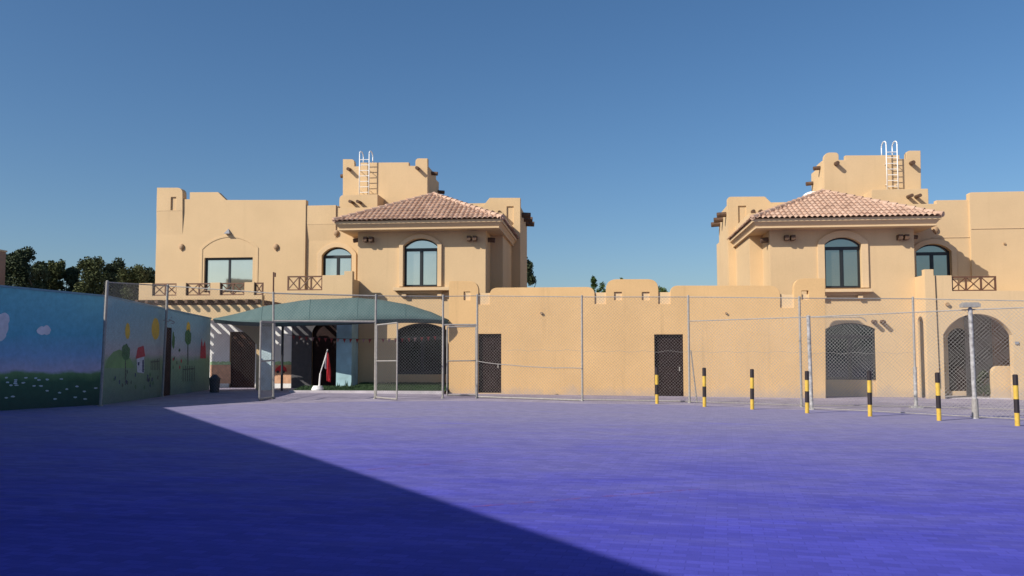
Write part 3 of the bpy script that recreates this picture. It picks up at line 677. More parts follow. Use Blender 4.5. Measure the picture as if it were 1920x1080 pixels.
def line_mat():
    m, t, b = nt('worn_red_line'); b.inputs['Base Color'].default_value = (.36, .09, .16, 1); b.inputs['Roughness'].default_value = .9
    tr = N(t, 'ShaderNodeBsdfTransparent'); mx = N(t, 'ShaderNodeMixShader')
    r = ramp(t, [(.45, (0, 0, 0)), (.7, (.45, .45, .45))]); t.links.new(noise(t, objco(t), 5, 6, .7), r.inputs[0]); t.links.new(r.outputs[0], mx.inputs[0])
    t.links.new(tr.outputs[0], mx.inputs[1]); t.links.new(b.outputs[0], mx.inputs[2]); t.links.new(mx.outputs[0], t.nodes['Material Output'].inputs[0]); return m
M['line'] = line_mat()
def gline(a, c, w):
    a, c = Vector((a.x, a.y)), Vector((c.x, c.y)); d = (c-a).normalized(); nn = Vector((-d.y, d.x))*w/2
    return [a+nn, c+nn, c-nn, a-nn]
sheet('court_line', gline(G(690, 882), G(900, 862), .06), .009, M['line'])
sheet('court_line', gline(G(880, 952), G(1330, 917), .06), .009, M['line'])
# artificial turf and kerb under the canopy
t0, t1 = G(545, 733.5), G(838, 733.5)
yk = 31.9
b = B(); box(b, X(545, yk), X(839, V0-.1), yk, yk+.12, -.3, .17); struct('kerb', b, M['concrete'])
def turf():
    b = B(); rnd = random.Random(5); xa, xb = X(548, yk), X(839, V0-.1)
    def tz(y): return .15+.25*max(0, min(1, (y-yk-.12)/(Vb-yk)))
    ys = [yk+.12, Vp-.12, Vb-.02]
    for (ya, yb, l) in ((ys[0], ys[1], xa), (ys[1], ys[2], X(668, Vp))):
        b.faces.new([b.verts.new(p) for p in ((l, ya, tz(ya)), (xb, ya, tz(ya)), (xb, yb, tz(yb)), (l, yb, tz(yb)))])
    for k in range(14000):
        y = rnd.uniform(ys[0]+.02, ys[2]-.05); x = rnd.uniform(xa if y < ys[1] else X(668, Vp), xb); h = rnd.uniform(.03, .08); a = rnd.uniform(0, 6.28); w = .014
        p = Vector((x, y, tz(y)-.003)); d = Vector((math.cos(a)*w, math.sin(a)*w, 0))
        b.faces.new([b.verts.new(p-d), b.verts.new(p+d), b.verts.new(p+Vector((rnd.uniform(-.02, .02), rnd.uniform(-.02, .02), h)))])
    o = obj('grass', b, M['turf'], fixn=False); tag(o, 'strip of short green turf under the shade canopy', 'grass', kind='stuff')
turf()
# ================================================================== FENCES
WR = .0025
def mesh_panel(bm, A, C, a0, a1, c0, c1, pitch=.105, r=WR):
    A, C = Vector(A), Vector(C); A.z = C.z = 0; L = (C-A).length; H = ((a1-a0)+(c1-c0))/2
    def pt(u, w, off):
        t = u/L; p = A+(C-A)*t; z0 = a0+(c0-a0)*t; z1 = a1+(c1-a1)*t
        n = Vector((-(C-A).y, (C-A).x, 0)).normalized()*off
        return Vector((p.x, p.y, z0+(z1-z0)*w/H))+n
    k = -int(H/pitch)-1
    while k*pitch < L+H:
        c = k*pitch
        # rising wire u = c + w ; falling wire u = c + H - w   (c runs over both)
        lo, hi = max(0, -c), min(H, L-c)
        if hi-lo > .02: tube(bm, pt(c+lo, lo, .004), pt(c+hi, hi, .004), r, 3, caps=False)
        cc = c+H; lo, hi = max(0, cc-L), min(H, cc)
        if hi-lo > .02: tube(bm, pt(cc-lo, lo, -.004), pt(cc-hi, hi, -.004), r, 3, caps=False)
        k += 1
def fpost(parent, g, ztop, r=.034, mat='galv', lean=(0, 0), cap=True, name='post'):
    b = B(); q = Vector((g.x+lean[0], g.y+lean[1], ztop)); tube(b, (g.x, g.y, g.z-.1), q, r, 12)
    tube(b, q, q+Vector((0, 0, .03)), r*1.12, 12, r*.6)
    tube(b, (g.x, g.y, g.z-.05), (g.x, g.y, g.z+.035), r*2.0, 10, r*1.6)
    return obj(name, b, M[mat], parent)
# main fence across the yard
mf = thing('chain_link_fence', G(1092, 752), 'tall galvanised chain link fence running right across the yard in front of the ochre wall', 'fence')
MP = [(703, 748, 553), (830, 747, 554), (894.5, 747, 553), (1092, 752, 555), (1293, 755.5, 555), (1503, 763, 557), (1717.5, 765, 558), (1935, 772, 562)]
mg = [G(a, c) for a, c, t in MP]; mz = [up_z(g, a, t) for g, (a, c, t) in zip(mg, MP)]
for i, (g, z) in enumerate(zip(mg, mz)):
    if i == 6:
        o = fpost(mf, g, z); b = B(); zw = up_z(g, 1717.5, 688); tube(b, (g.x, g.y, g.z), (g.x, g.y, zw), .054, 12); box(b, g.x-.16, g.x+.16, g.y-.14, g.y+.14, g.z-.05, g.z+.06)
        q = obj('painted_foot', b, M['galv_white'], o); q['label'] = 'white painted lower half of the post'
    else: fpost(mf, g, z)
# leftmost tall post with the stick above it
g5 = G(513, 748); z5 = up_z(g5, 509, 548)
p5 = fpost(mf, g5, z5, lean=(-.07, 0))
b = B(); zz = up_z(g5, 508, 510); tube(b, (g5.x-.07, g5.y, z5-.3), (g5.x-.075, g5.y, zz), .028, 8); box(b, g5.x-.04, g5.x+.0, g5.y-.05, g5.y+.02, zz-.16, zz-.02); obj('stick', b, M['rail'], p5)
b = B()
tube(b, (g5.x-.07, g5.y, z5-.03), (mg[0].x, mg[0].y, mz[0]-.03), .024, 8)
for i in range(len(mg)-1): tube(b, (mg[i].x, mg[i].y, mz[i]-.03), (mg[i+1].x, mg[i+1].y, mz[i+1]-.03), .014, 8)
zb1 = up_z(mg[0], 703, 603); zb0 = up_z(g5, 512, 602)
tube(b, (g5.x-.03, g5.y, zb0), (mg[0].x, mg[0].y, zb1), .035, 8)
obj('top_rail', b, M['galv'], mf)
b = B()
tube(b, (mg[2].x, mg[2].y-.02, mg[2].z+.06), (mg[3].x, mg[3].y-.02, mg[3].z+.03), .03, 8); tube(b, (mg[3].x, mg[3].y, mg[3].z+.05), (mg[4].x, mg[4].y, mg[4].z+.05), .02, 8)
for i in range(4, len(mg)-1): tube(b, (mg[i].x, mg[i].y, mg[i].z+.05), (mg[i+1].x, mg[i+1].y, mg[i+1].z+.05), .012, 6)
obj('bottom_rail', b, M['galv'], mf)
b = B()
for i in range(2, len(mg)-1): mesh_panel(b, mg[i], mg[i+1], mg[i].z+.05, mz[i]-.03, mg[i+1].z+.05, mz[i+1]-.03)
mesh_panel(b, mg[0], mg[1], up_z(mg[0], 703, 606), mz[0]-.03, up_z(mg[1], 830, 606), mz[1]-.03)
mesh_panel(b, g5, mg[0], zb0, z5-.03, zb1, mz[0]-.03)
gm = mg[0].lerp(mg[1], .32)
mesh_panel(b, gm, mg[1], gm.z+.05, up_z(gm, 743, 604), mg[1].z+.05, up_z(mg[1], 830, 606))
obj('mesh', b, M['wire'], mf)
b = B(); za, zc = up_z(mg[2], 894, 677), up_z(mg[3], 1092, 690); pr = None
for k in range(13):
    t = k/12; q = mg[2].lerp(mg[3], t); q = Vector((q.x, q.y-.05, za+(zc-za)*t-.28*t*(1-t)+random.uniform(-.012, .012)))
    if pr: tube(b, pr, q, .014, 6)
    pr = q
obj('sagging_wire', b, M['galv'], mf)
for px0, px1, y0 in ((940, 1092, 657), (1092, 1293, 659), (1293, 1503, 660), (1503, 1717, 662)):
    i = [a for a, _, _ in MP].index(px1 if px1 in (1092, 1293, 1503) else 1717.5); prev = None; b = B()
    A_, C_ = mg[i-1], mg[i]
    for k in range(15):
        t = k/14; q = A_.lerp(C_, t); z = up_z(q, px0+(px1-px0)*t, y0)+.03*math.sin(k*1.9+px0)
        if t*1 >= (0.22 if px0 == 940 else 0):
            if prev: tube(b, prev, Vector((q.x, q.y, z)), .004, 5)
            prev = Vector((q.x, q.y, z))
    obj('tension_wire', b, M['galv'], mf)
# gate frames in the fence
def leaf(parent, name, A, C, z0a, z1a, z0c, z1c, mid, label=None, r=.026, mesh=True):
    b = B(); A, C = Vector(A), Vector(C)
    a0, a1, c0, c1 = (Vector((A.x, A.y, z0a)), Vector((A.x, A.y, z1a)), Vector((C.x, C.y, z0c)), Vector((C.x, C.y, z1c)))
    for p, q in ((a0, a1), (c0, c1), (a0, c0), (a1, c1)): tube(b, p, q, r, 8)
    am, cm = a0.lerp(a1, mid), c0.lerp(c1, mid); tube(b, am, cm, r*.8, 8)
    o = obj(name, b, M['galv'], parent)
    if label: o['label'] = label
    if mesh:
        b = B(); mesh_panel(b, A, C, z0a, z1a, z0c, z1c); obj('mesh', b, M['wire'], o)
    return o
# open leaf beside the wide gateway
gA = mg[0]; gC = G(744, 751); 
leaf(mf, 'gate', gA+Vector((.05, -.03, 0)), gC, gA.z+.06, up_z(gA, 706, 609.5), gC.z+.04, up_z(gC, 743, 605), .5, 'gate leaf swung open')
gA = G(838, 744); gC = G(892, 744)
leaf(mf, 'gate', gA, gC, gA.z+.06, up_z(gA, 838, 613), gC.z+.06, up_z(gC, 892, 612), .5, 'narrow closed gate leaf')
b = B(); tube(b, (mg[1].x, mg[1].y, up_z(mg[1], 830, 609)), (mg[2].x, mg[2].y, up_z(mg[2], 894, 609)), .03, 8); obj('lintel', b, M['galv'], mf)
gA = G(486.5, 752); gC = g5+Vector((-.02, .02, 0))
leaf(mf, 'gate', gA, gC, gA.z+.05, up_z(gA, 491, 603), gC.z+.05, up_z(gC, 510, 604), .49, 'left gate leaf folded back', .034)
# fence along the painted wall
lf = thing('chain_link_fence', G(305, 742), 'chain link fence rising along the shaded mural wall at the left', 'fence')
LPs = [(188, 762, 196, 528), (304, 744, 308, 535)]
lg, lz = [], []
for bx, by, tx, ty in LPs:
    g = G(bx, by); z = up_z(g, tx, ty); lg.append(g); lz.append(z)
    fpost(lf, g, z, .042, lean=(.1, 0))
b = B(); pts = [(lg[0].x+.1, lg[0].y, lz[0]-.02), (lg[1].x+.1, lg[1].y, lz[1]-.02), (g5.x-.07, g5.y, z5-.03)]
path(b, pts, .017, 8); obj('top_rail', b, M['galv'], lf)
b = B(); mesh_panel(b, lg[0], lg[1], lg[0].z+.05, lz[0], lg[1].z+.05, lz[1]); mesh_panel(b, lg[1], g5, lg[1].z+.05, lz[1], g5.z+.05, z5); obj('mesh', b, M['wire'], lf)
# lower fence on the right, nearer
rf = thing('chain_link_fence', G(1522, 768), 'lower chain link fence with whitened posts behind the bollards at the right', 'fence')
RPs = [(1522, 768, 1519, 593), (1829, 785, 1826, 579), (2150, 802, 2150, 566)]
rg = [mg[4]]; rz = [up_z(mg[4], 1293, 601)]
for i, (bx, by, tx, ty) in enumerate(RPs):
    g = G(bx, by); z = up_z(g, tx, ty); rg.append(g); rz.append(z); q = fpost(rf, g, z, .052, 'galv_white', lean=(-.04, 0))
    if i == 1:
        b = B(); tube(b, (g.x, g.y, g.z-.02), (g.x, g.y, g.z+.5), .085, 12, .075); obj('sleeve', b, M['galv'], q)
        b = B(); box(b, g.x-.25, g.x+.17, g.y-.12, g.y+.12, z+.04, z+.13); box(b, g.x-.22, g.x+.14, g.y-.1, g.y+.1, z+.13, z+.16, 0, 0); tube(b, (g.x-.04, g.y, z), (g.x-.04, g.y, z+.05), .03, 8); o = obj('lamp_head', b, M['galv'], q)
b = B()
for i in range(3): tube(b, (rg[i].x, rg[i].y, rz[i]-.02), (rg[i+1].x, rg[i+1].y, rz[i+1]-.02), .015, 8)
a = rg[1].lerp(rg[2], .33); zz = rz[1]-.10; pts = [Vector((rg[1].x, rg[1].y-.05, rz[1]-.03)), Vector((a.x, a.y-.05, zz+.03)), Vector((a.x+.12, a.y-.05, zz-.01)), Vector((a.x+.2, a.y-.05, zz-.1))]
path(b, pts, .014, 6); obj('top_rail', b, M['galv'], rf)
b = B()
for i in range(3): mesh_panel(b, rg[i], rg[i+1], rg[i].z+.04, rz[i]-.02, rg[i+1].z+.04, rz[i+1]-.02)
obj('mesh', b, M['wire'], rf)
b = B()
for i in range(1, 3): tube(b, (rg[i].x, rg[i].y, rg[i].z+.05), (rg[i+1].x, rg[i+1].y, rg[i+1].z+.05), .012, 6)
obj('bottom_wire', b, M['galv'], rf)
b = B(); st = mg[4]+Vector((.25, .1, 0)); tube(b, (st.x, st.y, st.z), (mg[4].x+.06, mg[4].y, mg[4].z+1.7), .02, 8); obj('brace', b, M['galv'], rf)

# ================================================================== BOLLARDS
BL = [(1232, 757, 687, 'black and yellow bollard standing before the dark door of the ochre wall'),
      (1321, 763, 687, 'black and yellow bollard just right of the fence post that braces two fences'),
      (1410.5, 768, 688, 'black and yellow bollard before blank ochre wall, third from the dark door'),
      (1513.5, 775, 690, 'black and yellow bollard between two close fence posts at the wall corner'),
      (1631.5, 781, 691, 'black and yellow bollard before the large ground floor window'),
      (1761, 789, 695, 'black and yellow bollard at the left edge of the broad arch'),
      (1908, 799, 697, 'nearest and largest black and yellow bollard, right of the broad arch')]
def make_bollard(g, label):
    t = thing('bollard', g, label, 'bollard', 'striped bollards along the fence'); r, h = .053, 1.14
    b = B(); tube(b, g-Vector((0, 0, .05)), g+Vector((0, 0, h)), r, 16); obj('post', b, M['yellow'], t, smooth=False)
    for a, c in ((.26, .53), (.80, 1.0)):
        b = B(); tube(b, g+Vector((0, 0, h*a)), g+Vector((0, 0, h*c+(.006 if c == 1 else 0))), r+.003, 16)
        if c == 1: tube(b, g+Vector((0, 0, h+.006)), g+Vector((0, 0, h+.018)), r*.98, 16, r*.6)
        obj('black_band', b, M['black'], t)
    return t
b0 = None
for i, (px, pb, pt_, lab) in enumerate(BL):
    g = G(px, pb)
    if b0 is None: b0 = make_bollard(g, lab); continue
    o = b0.copy(); COL.objects.link(o); o.location = g; o['label'] = lab
    o.rotation_euler = (R(random.uniform(-1.2, 1.2)), R(random.uniform(-1.5, 1.0)), random.uniform(0, 3)); s = 1+random.uniform(-.02, .02); o.scale = (1, 1, s)
    for ch in list(b0.children): c = ch.copy(); COL.objects.link(c); c.parent = o

# ================================================================== CANOPY
cn = thing('shade_canopy', (X(620, 32.7), 32.7, 0), 'green fabric shade canopy arched over the turf strip before the left villa', 'canopy')
def canopy(root):
    vb_, v1, v2 = 32.45, 32.85, 33.3
    fr = [(399, 598), (440, 601.5), (490, 604), (540, 603.5), (600, 601.5), (660, 599), (720, 597.5), (780, 597), (815, 598), (840, 601)]
    tp = [(404, 596.5), (450, 585), (505, 571.5), (560, 563), (620, 558.8), (665, 557.8), (715, 560.5), (770, 572), (810, 584), (839, 598)]
    def samp(cv, px):
        for (a, ya), (b, yb) in zip(cv, cv[1:]):
            if px <= b: return ya+(yb-ya)*(px-a)/(b-a)
        return cv[-1][1]
    n = 44; rows = []; m = 10
    for i in range(n+1):
        t = i/n; v0 = vb_-1.15*math.sin(math.pi*min(1, max(0, t)))**.7; pf = 399+(840-399)*t; f = P(pf, samp(fr, pf), v0)
        ptp = 404+(839-404)*t; q = P(ptp, samp(tp, ptp), v1)
        bk = P(pf+(1128-pf)*(1-v0/v2), 0, v2)[0]; zbk = f[1]
        row = []
        for j in range(m+1):
            s = j/m; 
            if s <= .5: k = s/.5; y = v0+(v1-v0)*k; x = f[0]+(q[0]-f[0])*k; z = f[1]+(q[1]-f[1])*math.sin(k*math.pi/2)**.85
            else: k = (s-.5)/.5; y = v1+(v2-v1)*k; x = q[0]+(bk-q[0])*k; z = q[1]+(zbk-q[1])*(1-math.cos(k*math.pi/2))
            row.append((x, y, z-.028*abs(math.sin(math.pi*i/9))*(1 if 0 < j < m else .4)))
        rows.append(row)
    b = B(); vs = [[b.verts.new(p) for p in r_] for r_ in rows]
    for i in range(n):
        for j in range(m): b.faces.new((vs[i][j], vs[i+1][j], vs[i+1][j+1], vs[i][j+1]))
    o = obj('fabric', b, M['canopy'], root, smooth=True)
    md = o.modifiers.new('thickness', 'SOLIDIFY'); md.thickness = .012; md.offset = -1
    for i in (9, 18, 27, 36):
        b = B(); path(b, [Vector(p)+Vector((0, 0, .004)) for p in rows[i]], .012, 6); obj('seam', b, M['seam'], root)
    # hanging hem along the front edge and the steel edge tube
    b = B(); top_ = [Vector(r_[0]) for r_ in rows]
    hv = [(b.verts.new(p), b.verts.new(p+Vector((0, .22, -.15)))) for p in top_]
    for a, c in zip(hv, hv[1:]): b.faces.new((a[0], c[0], c[1], a[1]))
    h = obj('hem', b, M['canopy'], root); md = h.modifiers.new('thickness', 'SOLIDIFY'); md.thickness = .01
    b = B(); path(b, [p+Vector((0, .2, -.12)) for p in top_], .03, 8); path(b, [Vector(r_[-1])+Vector((0, -.03, -.06)) for r_ in rows], .03, 8); obj('edge_tube', b, M['bin'], root)
    for i, j, dv in ((11, m, -.08), (n-1, m, -.08)):
        p = rows[i][j]; x = p[0]+(-.06 if i == n-1 else 0); b = B(); tube(b, (x, p[1]+dv, -.1), (x, p[1]+dv, p[2]-.02), .05, 10); obj('post', b, M['bin'], root)
canopy(cn)
# bunting strung under the canopy
bt = thing('bunting', (X(700, 33), 33, 2.2), 'string of faded red pennants hanging under the green canopy', 'bunting')
A_, C_ = Vector((*[X(540, 33.2)], 33.2, Z(540, 628, 33.2))), Vector((X(828, 33.2), 33.2, Z(828, 629, 33.2)))
b = B(); pr = None; pp = []
for k in range(25):
    t = k/24; q = A_.lerp(C_, t); q.z -= .30*4*t*(1-t)*.5
    if pr: tube(b, pr, q, .008, 5)
    pr = q; pp.append(q)
obj('string', b, M['bin'], bt)
for k in range(1, 24):
    q = pp[k]; b = B(); w = .065; v = [b.verts.new(p) for p in (q+Vector((-w, 0, -.0)), q+Vector((w, 0, 0)), q+Vector((random.uniform(-.03, .03), -.01, -.17)))]; b.faces.new(v); b.faces.new([b.verts.new(x_.co+Vector((0, .004, 0))) for x_ in v][::-1])
    obj('pennant', b, M['pennant'] if k % 4 else M['pennant_pale'], bt)
# ================================================================== FLAG AND BIN
fg = Vector((X(598, 32.15), 32.15, .175)); ft = thing('flag_stand', fg, 'red and white flag drooping from a leaning pole in a white base under the canopy', 'flag')
b = B(); tube(b, fg, fg+Vector((0, 0, .05)), .24, 20); tube(b, fg+Vector((0, 0, .05)), fg+Vector((0, 0, .17)), .235, 20, .17); obj('base', b, M['white'], ft)
p0 = fg+Vector((.06, 0, .15)); p1 = Vector((X(602.5, fg.y), fg.y, Z(602, 700, fg.y))); p2 = Vector((X(615.5, fg.y), fg.y, Z(615, 655, fg.y)))
b = B(); tube(b, p0, p1, .034, 10); tube(b, p1, p2, .018, 8); obj('pole', b, M['white'], ft)
def flag(mat, xo, w, ztop, zbot, nm):
    b = B(); n, m = 8, 14; vs = []
    for i in range(n+1):
        r_ = []
        for j in range(m+1):
            s = j/m; spread = .25+.75*min(1, s*1.6); x = p2.x+xo*spread+w*(i/n)*spread; y = p2.y+.05*math.sin(i*1.7+s*1.5); z = ztop+(zbot-ztop)*s-.06*(i/n)
            r_.append(b.verts.new((x, y, z)))
        vs.append(r_)
    for i in range(n):
        for j in range(m): b.faces.new((vs[i][j], vs[i+1][j], vs[i+1][j+1], vs[i][j+1]))
    o = obj(nm, b, mat, ft, smooth=True); md = o.modifiers.new('t', 'SOLIDIFY'); md.thickness = .006; return o
flag(M['red'], -.03, .16, p2.z-.1, Z(617, 714, fg.y), 'flag_cloth')
flag(M['whitecloth'], -.11, .07, p2.z-.03, Z(617, 690, fg.y), 'flag_cloth')
bg = G(402, 736); bn = thing('litter_bin', bg, 'small dark litter bin at the far end of the mural wall', 'bin')
b = B(); tube(b, bg, bg+Vector((0, 0, .50)), .17, 18, .2); obj('body', b, M['bin'], bn, smooth=False)
b = B(); tube(b, bg+Vector((0, 0, .5)), bg+Vector((0, 0, .54)), .215, 18); tube(b, bg+Vector((0, 0, .54)), bg+Vector((0, 0, .68)), .2, 18, .06); obj('lid', b, M['bin'], bn)

# ================================================================== MURAL WALLS
W0, W1, W2 = G(-60, 774), G(192, 759), Vector((X(396, 33.2), 33.2, gz(X(396, 33.2))))
def mural_wall(name, A, C, za, zc, label, mat, door=None, ext=0):
    A, C = A.copy(), C.copy(); d = (C-A); d.z = 0; L = d.length; d.normalize(); n = Vector((d.y, -d.x, 0))       # n points to the yard
    root = thing(name, (A+C)/2, label, 'wall')
    def at(u, w, off=0): return A*1+d*u+n*off+Vector((0, 0, w-A.z))
    holes = []
    def uw(px, py):
        r_ = ray(px, py); k = (A-CAM).dot(n)/r_.dot(n); q = CAM+r_*k; return ((q-A).dot(d), q.z)
    if door:
        u0, u1 = uw(door[0], 680)[0], uw(door[1], 680)[0]; zt = uw(door[0], door[2])[1]; holes = [rect(u0, u1, -.05, zt)]
    xf = lambda x, y, z: tuple(A+d*x-n*y+Vector((0, 0, z-A.z)))
    b = B(); slab(b, [(0, -.4), (L+ext, -.4), (L+ext, zc), (0, za)], 0, .22, holes, xf); obj('wall', b, mat, root)
    b = B(); v = [(0, za), (L+ext, zc), (L+ext, zc+.05), (0, za+.05)]; slab(b, v, -.03, .25, (), xf); obj('coping', b, plain('blue_coping', (.20, .34, .40), .8), root)
    if door:
        b = B(); box_ = rect(u0+.002, u1-.002, -.04, zt-.002); slab(b, box_, .015, .08, (), xf); obj('door', b, M['doorw'], root)
    cache = {}
    def dec(nm, pts, mat_, off=.004, label=None):
        b = B(); b.faces.new([b.verts.new(at(*uw(px, py), off)) for px, py in pts]); o = obj(nm, b, mat_, root, fixn=False)
        if label: o['label'] = label
        return o
    return root, dec, uw
mA = mural_mat('mural_sky_near', [(.0, (.03, .06, .06)), (.24, (.055, .13, .075)), (.305, (.16, .29, .12)), (.335, (.50, .46, .62)), (.46, (.26, .44, .66)), (.62, (.14, .44, .58)), (1.0, (.20, .54, .60))], 0, 3.3, .05)
r1, dec1, uw1 = mural_wall('mural_wall', W0, W1, up_z(W0, -60, 533), up_z(W1, 192, 556.5), 'wall painted as blue sky with clouds over a dark flowering hedge', mA)
mB = mural_mat('mural_sky_far', [(.0, (.14, .20, .20)), (.2, (.22, .34, .22)), (.40, (.30, .44, .24)), (.47, (.62, .56, .56)), (.62, (.44, .58, .60)), (.85, (.28, .52, .60)), (1., (.26, .52, .62))], 0, 3.3, .07)
r2, dec2, uw2 = mural_wall('mural_wall', W1, W2, up_z(W1, 192, 556.5), up_z(W2, 396, 598), 'wall painted with suns, a red roofed house and trees, with a brown door in it', mB, (306.5, 321, 613))
def ell(cx, cy, rx, ry, n=18, wob=0, seed=0):
    rn = random.Random(seed); return [(cx+rx*math.cos(2*math.pi*i/n)*(1+rn.uniform(-wob, wob)), cy+ry*math.sin(2*math.pi*i/n)*(1+rn.uniform(-wob, wob))) for i in range(n)]
pk = plain('mural_cloud', (.75, .70, .74), .8, var=.15, nscale=4)
for c in ((2, 610, 14, 22), (-6, 625, 18, 16), (8, 598, 10, 12)): dec1('painted_cloud', ell(*c, 18, .06, 1), pk, .004+.001*random.random())
for c in ((78, 620, 9, 8), (87, 619, 8, 9)): dec1('painted_cloud', ell(*c, 16, .08, 2), pk, .004+.002*random.random())
fw = plain('mural_flower', (.5, .58, .62), .8)
for k in range(26):
    px, py = random.uniform(2, 180), random.uniform(708, 750); dec1('painted_flower', ell(px, py, 3.5, 1.6, 8, .3, k), fw, .004)
gl = plain('mural_leaf', (.07, .19, .06), .8, var=.3); gd = plain('mural_stem', (.09, .10, .07), .8)
yl = plain('mural_sun', (.85, .55, .04), .8); rdp = plain('mural_red', (.62, .05, .06), .8); wh = plain('mural_white', (.75, .78, .85), .8); nv = plain('mural_navy', (.02, .03, .14), .8); gh = plain('mural_hill', (.24, .42, .14), .8, var=.25, nscale=2)
dec2('painted_hill', [(196, 690), (202, 672), (212, 660), (224, 655), (232, 660), (244, 672), (252, 690)], gh, .003)
for c in ((239, 621, 4.6, 15), (291.5, 617, 7.5, 20), (353, 616, 3.6, 12)): dec2('painted_sun', ell(*c, 20, .05, 3), yl, .0045)
for cx, cy, rx, ry, yb in ((235, 664, 8, 16, 722), (352, 636, 6, 15, 684)):
    dec2('painted_trunk', [(cx-.9, cy), (cx+.9, cy), (cx+.9, yb), (cx-.9, yb)], gd, .005); dec2('painted_tree', ell(cx, cy-4, rx, ry, 16, .15, 5), gl, .006)
dec2('painted_house', [(256, 672), (270, 668), (270, 700), (257, 698)], wh, .005); dec2('painted_roof', [(254, 673), (258, 652), (269, 648), (272, 668)], rdp, .006)
dec2('painted_door', [(266.5, 675), (269.3, 674.5), (269.3, 698.5), (266.5, 698)], nv, .007); dec2('painted_window', [(258, 679), (261, 678.5), (261, 685), (258, 685)], nv, .007)
for x0, x1, ya, yb in ((343, 364, 686, 715), (283, 298, 672, 694)):
    for k in range(6):
        x = x0+(x1-x0)*k/5; y0 = ya+(4*(5-k)/5 if x0 < 300 else 0); dec2('painted_picket', [(x-.6, y0), (x+.6, y0), (x+.6, yb), (x-.6, yb)], gd, .005)
    dec2('painted_rail', [(x0-1, ya+6), (x1+1, ya+4), (x1+1, ya+6), (x0-1, ya+8)], gd, .006)
dec2('painted_castle', [(375, 672), (376, 650), (378, 634), (380, 650), (382, 645), (384, 638), (385.5, 650), (386, 672)], rdp, .005, 'red painted tower shape')
for k in range(22):
    px, py = random.uniform(204, 300), random.uniform(696, 728); dec2('painted_flower', ell(px, py, 1.3, 4, 8, .3, k), random.choice((gd, gl, nv)), .005)
for k in range(8):
    px, py = random.uniform(324, 340), random.uniform(650, 690); dec2('painted_flower', ell(px, py, 1.1, 3.5, 8, .3, k), random.choice((gd, rdp, gl)), .005)
dec2('painted_bush', ell(325, 640, 2.6, 16, 14, .3, 9), gl, .005)
# faded handwriting above the door
ink = plain('mural_ink', (.17, .07, .11), .8)
for k, (x0, y0, x1, y1) in enumerate(((306, 601, 311, 599), (311, 599, 312, 603), (312, 603, 317, 602), (317, 602, 318, 599), (318, 599, 322, 602), (322, 602, 326, 602.5), (326, 602.5, 326.5, 605.5), (326.5, 605.5, 321, 606.5), (309, 593, 311, 592.4), (320, 596, 322, 595.5))):
    dx, dy = x1-x0, y1-y0; l = math.hypot(dx, dy) or 1; a, c = -dy/l*.55, dx/l*.55
    dec2('painted_writing', [(x0+a, y0+c), (x1+a, y1+c), (x1-a, y1-c), (x0-a, y0-c)], ink, .005)
# ================================================================== TREES
def tree(g, h, rad, label, mat='leaf', n=2600, seed=0, base=.15, name='tree', leaf=.2, group='trees beyond the painted wall', lobes=11, spire=.9, spread=1.):
    rn = random.Random(seed); t = thing(name, g, label, 'tree' if name == 'tree' else 'shrub', group)
    b = B(); q = Vector(g); r = .16*h/6
    for k in range(4):
        nq = q+Vector((rn.uniform(-.15, .15), rn.uniform(-.15, .15), h*.2)); tube(b, q, nq, r, 8, r*.75); q = nq; r *= .75
    for k in range(6):
        a = rn.uniform(0, 6.28); s = Vector(g)+Vector((0, 0, h*rn.uniform(.3, .65))); tube(b, s, s+Vector((math.cos(a)*rad*.7, math.sin(a)*rad*.7, h*.2)), .06*h/6, 6, .015)
    obj('trunk', b, M['bark'], t)
    b = B(); L = []
    for k in range(lobes):
        f = rn.uniform(base, .98); ra = rad*(1-abs(f-.42)*spire)*rn.uniform(.25, .95); a = rn.uniform(0, 6.28)
        L.append((Vector((g[0]+math.cos(a)*ra*.75, g[1]+math.sin(a)*ra*.75, g[2]+h*f)), rad*rn.uniform(.22, .46)*(1.1-f*.45)*spread))
    L.append((Vector((g[0]+rn.uniform(-.1, .1)*rad, g[1], g[2]+h*.94)), rad*.22)); 
    wsum = sum(s*s for _, s in L)
    for c, s in L:
        for k in range(int(n*s*s/wsum)):
            d = Vector((rn.gauss(0, 1), rn.gauss(0, 1), rn.gauss(0, 1))).normalized()*s*rn.uniform(.3, 1.1); d.z *= 1.2
            p = c+d; u = Vector((rn.gauss(0, 1), rn.gauss(0, 1), rn.gauss(0, 1))).normalized(); w = u.orthogonal().normalized(); ls = leaf*rn.uniform(.5, 1.2)
            b.faces.new([b.verts.new(p-u*ls*.5), b.verts.new(p+w*ls*.24), b.verts.new(p+u*ls*.5), b.verts.new(p-w*ls*.24)])
    obj('crown', b, M[mat], t, fixn=False)
def tree_at(px, pytop, V, wpx, label, **k):
    x, zt = P(px, pytop, V); tree((x, V, 0), zt, wpx/2/FPX*V*1.6, label, **k)
TV = 50
tree_at(38, 466, TV, 62, 'tallest dense dark tree at the left, next to the brown building edge', seed=1, n=19500, leaf=.19, base=.36, lobes=64)
tree_at(10, 474, TV+3, 40, 'dark slender tree half hidden by the brown building edge', seed=12, n=10500, leaf=.19, base=.36, lobes=52)
tree_at(76, 492, TV-2, 46, 'low dark tree in the dip beside the tallest tree', seed=2, n=13500, leaf=.19, base=.36, lobes=56)
tree_at(104, 487, TV, 44, 'pointed dark green tree in the middle of the row', seed=3, n=14400, leaf=.19, base=.36, lobes=58, mat='leaf2')
tree_at(136, 500, TV+1, 44, 'lowest tree of the row, between two pointed ones', seed=4, n=13500, leaf=.19, base=.36, lobes=56)
tree_at(174, 488, TV-1, 62, 'broad tree with several pointed tops behind the fence corner', seed=5, n=19500, leaf=.19, base=.36, lobes=68, mat='leaf2')
